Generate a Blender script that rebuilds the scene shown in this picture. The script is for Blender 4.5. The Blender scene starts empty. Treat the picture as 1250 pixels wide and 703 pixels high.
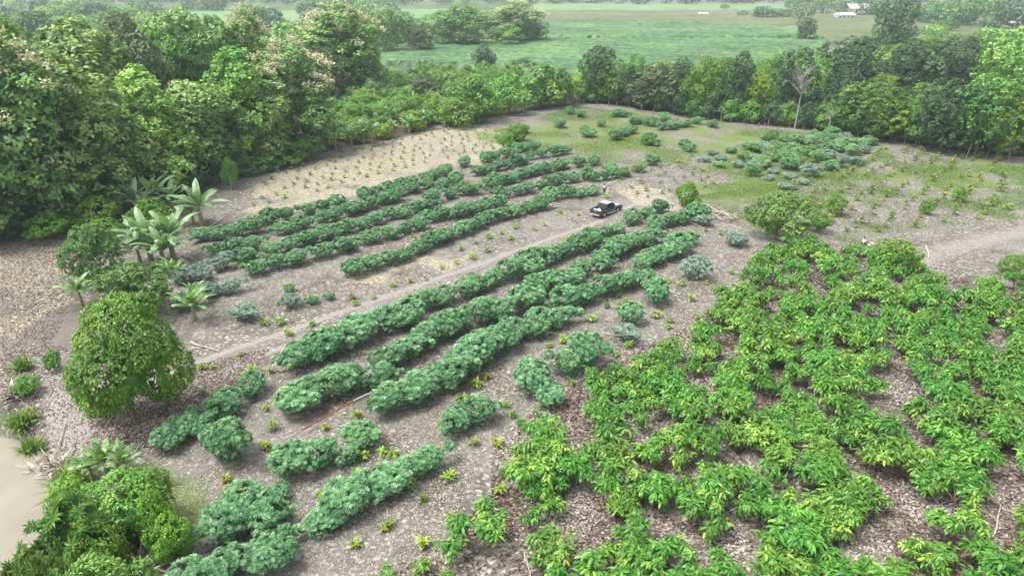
import bpy, math, random
import numpy as np
from mathutils import Vector, Matrix

# ------------------------------------------------------------------ camera, sky, sun, exposure
S = bpy.context.scene
COL = S.collection
H = 30.0
HAZE = 0.0003
PITCH = math.radians(24.3)
F = 833.0
cd = bpy.data.cameras.new("camera"); cam = bpy.data.objects.new("camera", cd); COL.objects.link(cam)
cam.location = (0, 0, H); cam.rotation_euler = (math.radians(90) - PITCH, 0, 0)
cd.sensor_width = 36; cd.lens = 36 * F / 1250; cd.clip_end = 9000; cd.clip_start = 0.5
S.camera = cam
W = bpy.data.worlds.new("World"); S.world = W; W.use_nodes = True
wn = W.node_tree; wn.nodes.clear()
sky = wn.nodes.new("ShaderNodeTexSky"); sky.sky_type = 'NISHITA'; sky.sun_disc = False
SUN_EL, SUN_AZ = math.radians(64), math.radians(-105)       # azimuth measured from +Y towards +X
sky.sun_elevation = SUN_EL; sky.sun_rotation = SUN_AZ
sky.air_density = 1.0; sky.dust_density = 6.0; sky.ozone_density = 1.0
hs = wn.nodes.new("ShaderNodeHueSaturation"); hs.inputs['Saturation'].default_value = 0.35
bg = wn.nodes.new("ShaderNodeBackground"); bg.inputs['Strength'].default_value = 0.15
wo = wn.nodes.new("ShaderNodeOutputWorld")
wn.links.new(sky.outputs[0], hs.inputs['Color']); wn.links.new(hs.outputs[0], bg.inputs['Color']); wn.links.new(bg.outputs[0], wo.inputs['Surface'])
sl = bpy.data.lights.new("sun", 'SUN'); so = bpy.data.objects.new("sun", sl); COL.objects.link(so)
sl.energy = 1.5; sl.angle = math.radians(24); sl.color = (1.0, 0.97, 0.93)
sd = Vector((math.sin(SUN_AZ) * math.cos(SUN_EL), math.cos(SUN_AZ) * math.cos(SUN_EL), math.sin(SUN_EL)))
so.rotation_euler = sd.to_track_quat('Z', 'Y').to_euler(); so.location = (0, 0, 60)
S.view_settings.view_transform = 'Standard'; S.view_settings.look = 'None'
S.view_settings.gamma = 1; S.view_settings.use_curve_mapping = False
S.view_settings.exposure = 1.05
S.cycles.max_bounces = 8; S.cycles.diffuse_bounces = 5; S.cycles.glossy_bounces = 2
S.cycles.transmission_bounces = 4; S.cycles.volume_bounces = 0
S.cycles.use_denoising = True

# ------------------------------------------------------------------ helpers
rng = np.random.default_rng(7)
R = random.Random(11)
cp, sp_ = math.cos(PITCH), math.sin(PITCH)
def P(px, py, z=0.0):
    """ground (or height z) point seen at photograph pixel"""
    xc = (px - 625) / F; yc = (351.5 - py) / F
    d = (xc, cp + yc * sp_, -sp_ + yc * cp)
    t = (z - H) / d[2]
    return (d[0] * t, d[1] * t, z)
def proj(x, y, z=0.0):
    dz = z - H
    dep = y * cp - dz * sp_
    up = y * sp_ + dz * cp
    return (625 + F * x / dep, 351.5 - F * up / dep)
def depth(x, y, z=0.0): return y * cp - (z - H) * sp_

def vnoise(x, y, s, seed):
    r = np.random.default_rng(seed); g = r.random((64, 64))
    u = np.asarray(x) / s + 1000.3; v = np.asarray(y) / s + 1000.7
    i = np.floor(u).astype(int); j = np.floor(v).astype(int); fu = u - i; fv = v - j
    fu = fu * fu * (3 - 2 * fu); fv = fv * fv * (3 - 2 * fv)
    a = g[i % 64, j % 64]; b = g[(i + 1) % 64, j % 64]; c = g[i % 64, (j + 1) % 64]; d = g[(i + 1) % 64, (j + 1) % 64]
    return (a * (1 - fu) + b * fu) * (1 - fv) + (c * (1 - fu) + d * fu) * fv
def inpoly(x, y, poly):
    x = np.asarray(x, float); y = np.asarray(y, float); ins = np.zeros(x.shape, bool)
    n = len(poly); j = n - 1
    for i in range(n):
        xi, yi = poly[i][:2]; xj, yj = poly[j][:2]
        c = ((yi > y) != (yj > y)) & (x < (xj - xi) * (y - yi) / ((yj - yi) or 1e-9) + xi)
        ins ^= c; j = i
    return ins
def segdist(x, y, pts):
    best = np.full(np.shape(x), 1e9)
    for a, b in zip(pts[:-1], pts[1:]):
        ax, ay = a[:2]; bx, by = b[:2]; dx, dy = bx - ax, by - ay
        t = np.clip(((x - ax) * dx + (y - ay) * dy) / (dx * dx + dy * dy + 1e-9), 0, 1)
        best = np.minimum(best, np.hypot(x - ax - t * dx, y - ay - t * dy))
    return best
def PP(lst, z=0.0): return [P(a, b, z) for a, b in lst]

WATER_Z = -2.2
river = PP([(-120, 538), (0, 547), (42, 566), (58, 606), (52, 650), (62, 720), (54, 800)], WATER_Z)
shore = river[:]
river_poly = river + [(-30, 8, 0), (-90, 8, 0), (-90, river[0][1], 0)]
def ground_z(x, y):
    x = np.asarray(x, float); y = np.asarray(y, float)
    d = segdist(x, y, shore); ins = inpoly(x, y, river_poly)
    sdist = np.where(ins, d, -d)
    t = np.clip((sdist + 5.5) / 7.0, 0, 1)
    z = -3.4 * t * t * (3 - 2 * t)
    near = np.clip(1 - np.hypot(x, y - 60) / 400, 0, 1)
    z = z + near * (0.16 * (vnoise(x, y, 3.1, 3) - .5) + 0.35 * (vnoise(x, y, 14, 4) - .5))
    return z
def gz(x, y): return float(ground_z(np.array([x]), np.array([y]))[0])

class GB:
    """collects polygons with a 'tint' value and a material slot, links them as ONE mesh object"""
    def __init__(s): s.v = []; s.fi = []; s.fn = []; s.t = []; s.m = []; s.n = 0
    def raw(s, verts, faces_idx, faces_n, tint, mat=0):
        verts = np.asarray(verts, float).reshape(-1, 3)
        s.v.append(verts); s.fi.append(np.asarray(faces_idx, np.int64).ravel() + s.n)
        fn = np.asarray(faces_n, np.int64).ravel(); s.fn.append(fn)
        s.t.append(np.broadcast_to(np.asarray(tint, float), fn.shape).copy()); s.m.append(np.full(fn.shape, mat, np.int32))
        s.n += len(verts)
    def leaves(s, templ, pos, u, nrm, size, tint, mat=0, aspect=None):
        tv, tf = templ
        pos = np.asarray(pos, float); N = len(pos)
        if N == 0: return
        u = u - (u * nrm).sum(1, keepdims=True) * nrm
        u /= np.linalg.norm(u, axis=1, keepdims=True) + 1e-9
        w = np.cross(nrm, u)
        sz = np.broadcast_to(np.asarray(size, float), (N,))[:, None, None]
        V = (tv[None, :, 0:1] * u[:, None] + tv[None, :, 1:2] * w[:, None] + tv[None, :, 2:3] * nrm[:, None]) * sz + pos[:, None]
        k = len(tv); idx = np.concatenate([np.array(f) for f in tf]); fn = np.array([len(f) for f in tf])
        FI = (idx[None] + (np.arange(N) * k)[:, None]).ravel()
        s.raw(V.reshape(-1, 3), FI, np.tile(fn, N), np.repeat(np.broadcast_to(tint, (N,)), len(tf)), mat)
    def tube(s, pts, rad, sides=6, tint=.5, mat=0, cap=True):
        pts = [Vector(p[:3]) for p in pts]; n = len(pts); vs = []
        if not hasattr(rad, '__len__'): rad = [rad] * n
        for i, p in enumerate(pts):
            d = (pts[min(i + 1, n - 1)] - pts[max(i - 1, 0)]).normalized()
            a = d.cross(Vector((0, 0, 1)) if abs(d.z) < .95 else Vector((1, 0, 0))).normalized(); b = d.cross(a)
            for k in range(sides):
                th = 2 * math.pi * k / sides
                vs.append(p + (a * math.cos(th) + b * math.sin(th)) * rad[i])
        fi = []; fn = []
        for i in range(n - 1):
            for k in range(sides):
                k2 = (k + 1) % sides
                fi += [i * sides + k, (i + 1) * sides + k, (i + 1) * sides + k2, i * sides + k2]; fn.append(4)
        if cap:
            fi += list(range(sides)); fn.append(sides)
            fi += [(n - 1) * sides + k for k in reversed(range(sides))]; fn.append(sides)
        s.raw([tuple(v) for v in vs], fi, fn, tint, mat)
    def box(s, lo, hi, tint=.5, mat=0, rot=None, off=(0, 0, 0), taper=1.0):
        x0, y0, z0 = lo; x1, y1, z1 = hi; cx, cy = (x0 + x1) / 2, (y0 + y1) / 2
        v = [(x0, y0, z0), (x1, y0, z0), (x1, y1, z0), (x0, y1, z0)] + [(cx + (a - cx) * taper, cy + (b - cy) * taper, z1) for a, b in ((x0, y0), (x1, y0), (x1, y1), (x0, y1))]
        v = [Vector(p) for p in v]
        if rot is not None: v = [rot @ p for p in v]
        v = [tuple(p + Vector(off)) for p in v]
        s.raw(v, [0, 3, 2, 1, 4, 5, 6, 7, 0, 1, 5, 4, 1, 2, 6, 5, 2, 3, 7, 6, 3, 0, 4, 7], [4] * 6, tint, mat)
    def prism(s, prof, y0, y1, tint=.5, mat=0, inset=0.0):
        """profile in x,z extruded along y"""
        n = len(prof); v = [(a, y0, b) for a, b in prof] + [(a, y1, b) for a, b in prof]
        fi = []; fn = []
        for i in range(n):
            j = (i + 1) % n; fi += [i, j, n + j, n + i]; fn.append(4)
        fi += list(reversed(range(n))); fn.append(n); fi += [n + i for i in range(n)]; fn.append(n)
        s.raw(v, fi, fn, tint, mat)
    def mesh(s, name, mats, smooth=False):
        me = bpy.data.meshes.new(name)
        V = np.concatenate(s.v); FI = np.concatenate(s.fi); FN = np.concatenate(s.fn)
        me.vertices.add(len(V)); me.vertices.foreach_set('co', V.astype(np.float32).ravel())
        me.loops.add(len(FI)); me.loops.foreach_set('vertex_index', FI.astype(np.int32))
        me.polygons.add(len(FN)); st = np.concatenate([[0], np.cumsum(FN)[:-1]]).astype(np.int32)
        me.polygons.foreach_set('loop_start', st)
        me.polygons.foreach_set('material_index', np.concatenate(s.m))
        me.update(calc_edges=True)
        at = me.attributes.new('tint', 'FLOAT', 'FACE'); at.data.foreach_set('value', np.concatenate(s.t).astype(np.float32))
        for m in (mats if isinstance(mats, (list, tuple)) else [mats]): me.materials.append(m)
        me.polygons.foreach_set('use_smooth', [smooth] * len(FN))
        return me

def link(name, data, parent=None, loc=(0, 0, 0), rot=(0, 0, 0), scale=(1, 1, 1)):
    o = bpy.data.objects.new(name, data); COL.objects.link(o)
    o.location = loc; o.rotation_euler = rot; o.scale = scale
    if parent is not None: o.parent = parent
    return o
def tag(o, label=None, cat=None, group=None, kind=None):
    if label: o['label'] = label
    if cat: o['category'] = cat
    if group: o['group'] = group
    if kind: o['kind'] = kind
    return o
def thing(name, parts, loc, rz=0, scale=(1, 1, 1), label=None, cat=None, group=None, tilt=(0, 0)):
    """parts = {part name: mesh or list of meshes}; one entry named None -> the thing is a single mesh"""
    if None in parts:
        o = link(name, parts[None], None, loc, (tilt[0], tilt[1], rz), scale)
    else:
        o = link(name, None, None, loc, (tilt[0], tilt[1], rz), scale); o.empty_display_size = .3
        for pn, me in parts.items():
            for m in (me if isinstance(me, list) else [me]): link(pn, m, o)
    return tag(o, label, cat, group)
ONES = "zeroth first second third fourth fifth sixth seventh eighth ninth tenth eleventh twelfth thirteenth fourteenth fifteenth sixteenth seventeenth eighteenth nineteenth".split()
TENS = {2: 'twent', 3: 'thirt', 4: 'fort', 5: 'fift', 6: 'sixt', 7: 'sevent', 8: 'eight', 9: 'ninet'}
def nth(n):
    if n < 20: return ONES[n]
    if n >= 100: return 'hundred' + ('th' if n == 100 else ' and ' + nth(n - 100))
    t, o = divmod(n, 10)
    return TENS[t] + 'ieth' if o == 0 else TENS[t] + 'y-' + ONES[o]

# ------------------------------------------------------------------ materials
def newmat(name):
    m = bpy.data.materials.new(name); m.use_nodes = True; nt = m.node_tree; nt.nodes.clear()
    out = nt.nodes.new('ShaderNodeOutputMaterial'); b = nt.nodes.new('ShaderNodeBsdfPrincipled')
    nt.links.new(b.outputs[0], out.inputs['Surface']); return m, nt, b, out
def ramp(nt, fac, cols, pos=None):
    r = nt.nodes.new('ShaderNodeValToRGB'); e = r.color_ramp.elements
    n = len(cols); pos = pos or [i / (n - 1) for i in range(n)]
    while len(e) < n: e.new(.5)
    for i in range(n): e[i].position = pos[i]; e[i].color = (*cols[i], 1)
    nt.links.new(fac, r.inputs[0]); return r.outputs[0]
def noise(nt, scale, detail=4, rough=.6, vec=None, dist=0):
    n = nt.nodes.new('ShaderNodeTexNoise'); n.inputs['Scale'].default_value = scale; n.inputs['Detail'].default_value = detail
    n.inputs['Roughness'].default_value = rough; n.inputs['Distortion'].default_value = dist
    if vec: nt.links.new(vec, n.inputs['Vector'])
    return n.outputs['Fac']
def mixc(nt, fac, a, b, mode='MIX'):
    m = nt.nodes.new('ShaderNodeMix'); m.data_type = 'RGBA'; m.blend_type = mode
    for s, v in ((0, fac), (6, a), (7, b)):
        if isinstance(v, (int, float)): m.inputs[s].default_value = v
        elif isinstance(v, tuple): m.inputs[s].default_value = (*v, 1)
        else: nt.links.new(v, m.inputs[s])
    return m.outputs[2]
def attr(nt, name):
    a = nt.nodes.new('ShaderNodeAttribute'); a.attribute_name = name; return a.outputs['Fac']
def math_(nt, op, a, b=None, c=None, clamp=False):
    m = nt.nodes.new('ShaderNodeMath'); m.operation = op; m.use_clamp = clamp
    for i, v in enumerate((a, b, c)):
        if v is None: continue
        if isinstance(v, (int, float)): m.inputs[i].default_value = v
        else: nt.links.new(v, m.inputs[i])
    return m.outputs[0]
def leafmat(name, cols, transl=.28, rough=.5, spec=.35, var=.06, valvar=.25):
    m, nt, b, out = newmat(name)
    c = ramp(nt, attr(nt, 'tint'), cols)
    oi = nt.nodes.new('ShaderNodeObjectInfo')
    h = nt.nodes.new('ShaderNodeHueSaturation'); nt.links.new(c, h.inputs['Color'])
    nt.links.new(math_(nt, 'MULTIPLY_ADD', oi.outputs['Random'], var, .5 - var / 2), h.inputs['Hue'])
    r2 = math_(nt, 'FRACT', math_(nt, 'MULTIPLY', oi.outputs['Random'], 7.31))
    nt.links.new(math_(nt, 'MULTIPLY_ADD', r2, valvar, 1 - valvar / 2), h.inputs['Value'])
    c = h.outputs[0]
    nt.links.new(c, b.inputs['Base Color']); b.inputs['Roughness'].default_value = rough
    b.inputs['Specular IOR Level'].default_value = spec
    if transl:
        tr = nt.nodes.new('ShaderNodeBsdfTranslucent'); g = mixc(nt, .5, c, (.25, .4, .04), 'MIX')
        nt.links.new(g, tr.inputs['Color'])
        mx = nt.nodes.new('ShaderNodeMixShader'); mx.inputs[0].default_value = transl
        nt.links.new(b.outputs[0], mx.inputs[1]); nt.links.new(tr.outputs[0], mx.inputs[2]); nt.links.new(mx.outputs[0], out.inputs['Surface'])
    return m
def plain(name, col, rough=.6, spec=.4, metal=0, var=.15, scale=8, coat=0):
    m, nt, b, out = newmat(name)
    tc = nt.nodes.new('ShaderNodeTexCoord')
    f = noise(nt, scale, 4, .6, tc.outputs['Object'])
    c = ramp(nt, f, [tuple(x * (1 - var) for x in col), tuple(min(1, x * (1 + var)) for x in col)], [.3, .7])
    nt.links.new(c, b.inputs['Base Color']); b.inputs['Roughness'].default_value = rough; b.inputs['Metallic'].default_value = metal
    b.inputs['Specular IOR Level'].default_value = spec; b.inputs['Coat Weight'].default_value = coat
    return m
M = {}
M['cassava'] = leafmat('cassava_leaf', [(.045, .135, .055), (.150, .345, .150), (.40, .65, .35)], .16, .5, .4, .015, .2)
M['cassava_pale'] = leafmat('cassava_pale_leaf', [(.13, .21, .15), (.25, .37, .28), (.40, .54, .43)], .14, .6, .3, .02, .25)
M['cassava_bright'] = leafmat('cassava_bright_leaf', [(.08, .19, .08), (.19, .38, .15), (.36, .58, .28)], .18, .55, .3, .03, .25)
M['cacao'] = leafmat('cacao_leaf', [(.03, .10, .015), (.085, .24, .03), (.19, .41, .06), (.36, .50, .07)], .28, .42, .45, .035, .3)
M['sapling'] = leafmat('sapling_leaf', [(.10, .22, .03), (.22, .37, .04), (.44, .50, .06)], .3, .45, .4, .05, .3)
M['sapling_dark'] = leafmat('sapling_dark_leaf', [(.05, .12, .02), (.11, .21, .03), (.26, .32, .05)], .25, .5, .4, .06, .4)
M['mango'] = leafmat('mango_leaf', [(.04, .14, .012), (.11, .28, .025), (.26, .49, .05)], .28, .42, .45, .03, .2)
M['teak'] = leafmat('teak_leaf', [(.03, .095, .02), (.105, .25, .05), (.26, .46, .11), (.48, .62, .22)], .25, .5, .4, .03, .25)
M['teak_light'] = leafmat('teak_light_leaf', [(.07, .19, .03), (.17, .36, .06), (.32, .54, .11), (.48, .64, .18)], .3, .5, .4, .03, .2)
M['dark'] = leafmat('dark_leaf', [(.022, .06, .026), (.05, .12, .046), (.12, .22, .085)], .18, .55, .35, .03, .35)
M['brownish'] = leafmat('brownish_leaf', [(.06, .08, .035), (.12, .155, .07), (.2, .24, .11)], .18, .6, .3, .02, .2)
M['mid'] = leafmat('mid_leaf', [(.045, .12, .028), (.10, .23, .05), (.22, .38, .09)], .24, .5, .35, .04, .3)
M['yellowgreen'] = leafmat('yellowgreen_leaf', [(.08, .17, .02), (.19, .35, .035), (.36, .53, .065)], .3, .5, .35, .04, .3)
M['banana'] = leafmat('banana_leaf', [(.08, .20, .045), (.16, .30, .09), (.28, .42, .17)], .3, .38, .5, .03, .25)
M['banana_pale'] = leafmat('banana_pale_leaf', [(.11, .22, .075), (.20, .35, .15), (.34, .49, .26)], .3, .38, .5, .02, .2)
M['fern'] = leafmat('fern_leaf', [(.045, .13, .02), (.12, .28, .045), (.27, .48, .10)], .25, .5, .35, .03, .25)
M['blossom'] = leafmat('blossom', [(.45, .44, .26), (.66, .62, .40), (.82, .78, .58)], .2, .8, .1, .02, .1)
M['grass'] = leafmat('grass_blade', [(.06, .14, .025), (.13, .26, .04), (.26, .37, .07)], .3, .6, .2, .02, .1)
M['dry'] = leafmat('dry_leaf', [(.06, .034, .022), (.17, .124, .095), (.42, .38, .335)], .0, .7, .2, .02, .1)
M['straw'] = leafmat('straw', [(.17, .149, .112), (.32, .295, .235), (.56, .535, .455)], .0, .75, .2, .02, .1)
M['bark'] = plain('bark', (.16, .13, .10), .9, .2)
M['bark_pale'] = plain('bark_pale', (.27, .24, .20), .9, .2)
M['deadwood'] = plain('deadwood', (.40, .36, .30), .9, .2)
M['stem'] = plain('stem', (.20, .17, .12), .9, .2)
M['banana_stem'] = plain('banana_stem', (.24, .24, .11), .7, .3)
# ------------------------------------------------------------------ ground
def axis(lo, hi, step, far, n):
    mid = np.arange(lo, hi + 1e-6, step)
    g = np.geomspace(1, 1 + 1, 2)
    k = np.arange(1, n + 1) / n
    right = hi + (far - hi) * k ** 3; left = lo - (far + lo) * k ** 3 if lo < 0 else lo - (40 + lo) * k
    return np.concatenate([left[::-1], mid, right])
gx = axis(-92, 92, .55, 2900, 60); gy = axis(16, 190, .55, 2900, 60)
gy = gy[gy > -60]
X, Y = np.meshgrid(gx, gy); X = X.ravel(); Y = Y.ravel()
Z = ground_z(X, Y)
nx, ny = len(gx), len(gy)
i = np.arange(nx - 1); j = np.arange(ny - 1); I, J = np.meshgrid(i, j); b0 = (J * nx + I).ravel()
quads = np.stack([b0, b0 + 1, b0 + nx + 1, b0 + nx], 1)
g = GB(); g.raw(np.stack([X, Y, Z], 1), quads, [4] * len(quads), .5)
field_front = PP([(-150, 320), (0, 287), (60, 277), (110, 264), (200, 230), (290, 209), (345, 196), (400, 186), (470, 172), (540, 153), (620, 141), (705, 127), (750, 128), (850, 146), (1000, 160), (1100, 173), (1180, 186), (1400, 205)])
cacao_poly = PP([(950, 285), (1040, 300), (1130, 322), (1170, 372), (1215, 340), (1420, 330), (1500, 520), (1500, 760), (430, 760), (450, 700), (540, 660), (600, 600), (600, 540), (700, 470), (780, 430), (840, 400), (905, 350), (925, 310)])
def A(poly_list, wob, seed, soft=.9, power=1):
    wx = X + (vnoise(X, Y, 5, seed) - .5) * wob; wy = Y + (vnoise(X, Y, 5, seed + 1) - .5) * wob
    m = np.zeros(X.shape)
    for poly in poly_list: m = np.maximum(m, inpoly(wx, wy, poly).astype(float))
    return m
def blur(m, n=1):
    G = m.reshape(ny, nx)
    for _ in range(n):
        Q = np.pad(G, 1, mode='edge'); G = (Q[1:-1, 1:-1] * 2 + Q[:-2, 1:-1] + Q[2:, 1:-1] + Q[1:-1, :-2] + Q[1:-1, 2:]) / 6
    return G.ravel()
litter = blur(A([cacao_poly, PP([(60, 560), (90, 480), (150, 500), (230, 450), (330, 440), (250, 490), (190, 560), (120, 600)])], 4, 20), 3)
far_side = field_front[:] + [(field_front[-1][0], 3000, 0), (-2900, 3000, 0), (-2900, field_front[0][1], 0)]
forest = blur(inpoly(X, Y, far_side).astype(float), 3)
grass = A([PP([(575, 165), (640, 150), (700, 128), (860, 148), (1000, 162), (1075, 172), (1060, 205), (960, 235), (870, 215), (830, 190), (700, 200), (640, 185)]),
           PP([(870, 215), (1020, 215), (1010, 260), (960, 290), (860, 262), (850, 235)]), PP([(1130, 190), (1240, 195), (1225, 235), (1130, 240), (1070, 215)]),
           PP([(1040, 270), (1110, 275), (1090, 300), (1030, 298)]), PP([(170, 520), (220, 600), (120, 740), (40, 640), (90, 560)])], 14, 30)
grass = blur(grass, 22) * np.where(inpoly(X, Y, PP([(985, 320), (985, 250), (1085, 180), (1500, 190), (1500, 320)])), .8, .9) * (0.45 + .8 * vnoise(X, Y, 3.0, 31))
straw = blur(A([PP([(280, 262), (330, 212), (560, 152), (640, 160), (640, 200), (560, 205), (330, 265), (330, 280)]), PP([(740, 232), (790, 222), (850, 255), (790, 262)]),
                PP([(0, 290), (90, 290), (90, 400), (0, 470)]), PP([(430, 335), (560, 300), (700, 262), (600, 290), (480, 345)])], 6, 40), 3) * (.3 + .9 * vnoise(X, Y, 4, 41))
trackm = np.zeros(X.shape)
ruts = [[(150, 480), (262, 434), (400, 385), (560, 330), (735, 268)], [(160, 495), (285, 446), (420, 395), (570, 342), (745, 276)], [(745, 262), (800, 240), (850, 262), (930, 288)]]
for rr in ruts: trackm = np.maximum(trackm, np.exp(-(segdist(X, Y, PP(rr)) / .42) ** 2))
lane = np.exp(-(segdist(X, Y, PP([(200, 455), (275, 432), (420, 385), (600, 318), (745, 265), (800, 243)])) / 2.4) ** 2) * .38
road = np.maximum(np.exp(-(segdist(X, Y, PP([(1110, 325), (1150, 305), (1250, 282), (1420, 255)])) / 2.4) ** 2) * .6, np.exp(-(segdist(X, Y, PP([(1245, 190), (1238, 235), (1250, 282)])) / 1.2) ** 2) * .5)
bank = blur(A([PP([(110, 440), (60, 430), (20, 470), (60, 520), (100, 530), (140, 490)])], 3, 50), 3)
trackm = np.clip(np.maximum.reduce([trackm, lane, road, bank * .8]), 0, 1)
dampm = blur(A([PP([(1050, 435), (1110, 420), (1150, 480), (1150, 545), (1090, 540), (1040, 480)]), PP([(80, 370), (130, 360), (120, 410), (60, 430), (40, 400)])], 3, 60), 3)
# darker soil with leaf fall along the cassava rows
me = g.mesh('ground', [], True)
for nm, arr in (('m_litter', litter), ('m_forest', forest), ('m_grass', grass), ('m_straw', straw), ('m_track', trackm), ('m_damp', dampm)):
    a_ = me.attributes.new(nm, 'FLOAT', 'POINT'); a_.data.foreach_set('value', arr.astype(np.float32))
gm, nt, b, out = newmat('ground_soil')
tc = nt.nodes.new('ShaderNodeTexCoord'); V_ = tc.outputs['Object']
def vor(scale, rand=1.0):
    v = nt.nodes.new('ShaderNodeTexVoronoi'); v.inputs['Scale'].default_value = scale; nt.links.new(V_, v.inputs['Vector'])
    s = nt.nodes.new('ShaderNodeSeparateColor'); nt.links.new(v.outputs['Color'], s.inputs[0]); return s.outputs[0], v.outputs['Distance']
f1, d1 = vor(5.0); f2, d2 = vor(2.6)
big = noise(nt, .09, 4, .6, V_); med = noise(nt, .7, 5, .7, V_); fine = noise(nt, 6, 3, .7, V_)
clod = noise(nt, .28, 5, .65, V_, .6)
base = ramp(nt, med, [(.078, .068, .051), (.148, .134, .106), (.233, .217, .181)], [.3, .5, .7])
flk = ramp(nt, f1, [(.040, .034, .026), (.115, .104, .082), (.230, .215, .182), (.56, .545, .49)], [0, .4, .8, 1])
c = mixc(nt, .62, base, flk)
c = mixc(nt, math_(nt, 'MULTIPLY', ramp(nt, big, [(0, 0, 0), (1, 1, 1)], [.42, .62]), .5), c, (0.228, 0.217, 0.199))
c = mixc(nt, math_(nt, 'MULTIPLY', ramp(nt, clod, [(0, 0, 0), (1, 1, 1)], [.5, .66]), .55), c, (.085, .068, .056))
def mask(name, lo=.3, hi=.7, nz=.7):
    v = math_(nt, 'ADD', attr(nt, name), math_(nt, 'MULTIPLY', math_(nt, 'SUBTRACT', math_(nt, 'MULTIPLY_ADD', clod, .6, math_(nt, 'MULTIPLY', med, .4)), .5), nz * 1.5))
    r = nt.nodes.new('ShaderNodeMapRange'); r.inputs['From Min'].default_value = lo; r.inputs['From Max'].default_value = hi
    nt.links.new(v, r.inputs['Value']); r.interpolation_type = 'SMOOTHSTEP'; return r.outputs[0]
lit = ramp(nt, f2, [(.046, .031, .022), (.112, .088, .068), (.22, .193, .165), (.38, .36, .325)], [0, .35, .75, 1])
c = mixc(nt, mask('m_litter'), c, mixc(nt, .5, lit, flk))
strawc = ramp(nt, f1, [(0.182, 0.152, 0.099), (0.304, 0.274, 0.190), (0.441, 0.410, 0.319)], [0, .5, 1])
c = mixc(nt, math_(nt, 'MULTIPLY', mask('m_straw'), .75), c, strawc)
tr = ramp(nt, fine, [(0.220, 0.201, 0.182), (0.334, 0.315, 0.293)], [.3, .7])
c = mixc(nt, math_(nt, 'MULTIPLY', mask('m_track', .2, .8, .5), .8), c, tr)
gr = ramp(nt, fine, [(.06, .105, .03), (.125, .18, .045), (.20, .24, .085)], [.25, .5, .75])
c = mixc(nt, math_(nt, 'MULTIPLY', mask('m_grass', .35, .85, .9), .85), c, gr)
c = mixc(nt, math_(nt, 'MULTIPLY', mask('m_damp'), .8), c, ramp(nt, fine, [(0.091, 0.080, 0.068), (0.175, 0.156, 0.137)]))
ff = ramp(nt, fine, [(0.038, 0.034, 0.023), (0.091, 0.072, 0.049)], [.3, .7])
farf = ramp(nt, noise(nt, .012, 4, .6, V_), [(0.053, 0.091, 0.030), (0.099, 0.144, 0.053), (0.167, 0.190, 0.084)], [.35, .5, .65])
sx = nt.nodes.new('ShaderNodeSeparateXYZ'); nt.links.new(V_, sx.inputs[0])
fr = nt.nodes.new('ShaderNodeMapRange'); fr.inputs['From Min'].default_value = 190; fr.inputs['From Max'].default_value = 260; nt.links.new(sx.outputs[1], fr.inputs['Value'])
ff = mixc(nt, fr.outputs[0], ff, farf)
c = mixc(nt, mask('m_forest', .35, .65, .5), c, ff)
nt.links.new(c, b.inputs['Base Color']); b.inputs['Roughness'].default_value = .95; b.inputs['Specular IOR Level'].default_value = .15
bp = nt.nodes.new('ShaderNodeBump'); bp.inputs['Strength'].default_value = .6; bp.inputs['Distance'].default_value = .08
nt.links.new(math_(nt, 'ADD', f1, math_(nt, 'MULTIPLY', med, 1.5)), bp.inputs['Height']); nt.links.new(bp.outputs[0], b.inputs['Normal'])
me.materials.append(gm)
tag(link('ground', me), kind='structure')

# river
wm, nt, b, out = newmat('muddy_water')
tc = nt.nodes.new('ShaderNodeTexCoord')
b.inputs['Base Color'].default_value = (.30, .265, .175, 1); b.inputs['Roughness'].default_value = .12
nt.links.new(ramp(nt, noise(nt, .25, 3, .5, tc.outputs['Object']), [(.21, .19, .14), (.26, .24, .18)], [.3, .7]), b.inputs['Base Color'])
bp = nt.nodes.new('ShaderNodeBump'); bp.inputs['Strength'].default_value = .15; bp.inputs['Distance'].default_value = .05
nt.links.new(noise(nt, 1.2, 3, .5, tc.outputs['Object']), bp.inputs['Height']); nt.links.new(bp.outputs[0], b.inputs['Normal'])
g = GB(); x0, x1, y0, y1 = -100, -12, 0, river[0][1] + 14
g.raw([(x0, y0, WATER_Z), (x1, y0, WATER_Z), (x1, y1, WATER_Z), (x0, y1, WATER_Z)], [0, 1, 2, 3], [4], .5)
tag(link('river_water', g.mesh('river_water', [wm])), kind='structure')

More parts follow.
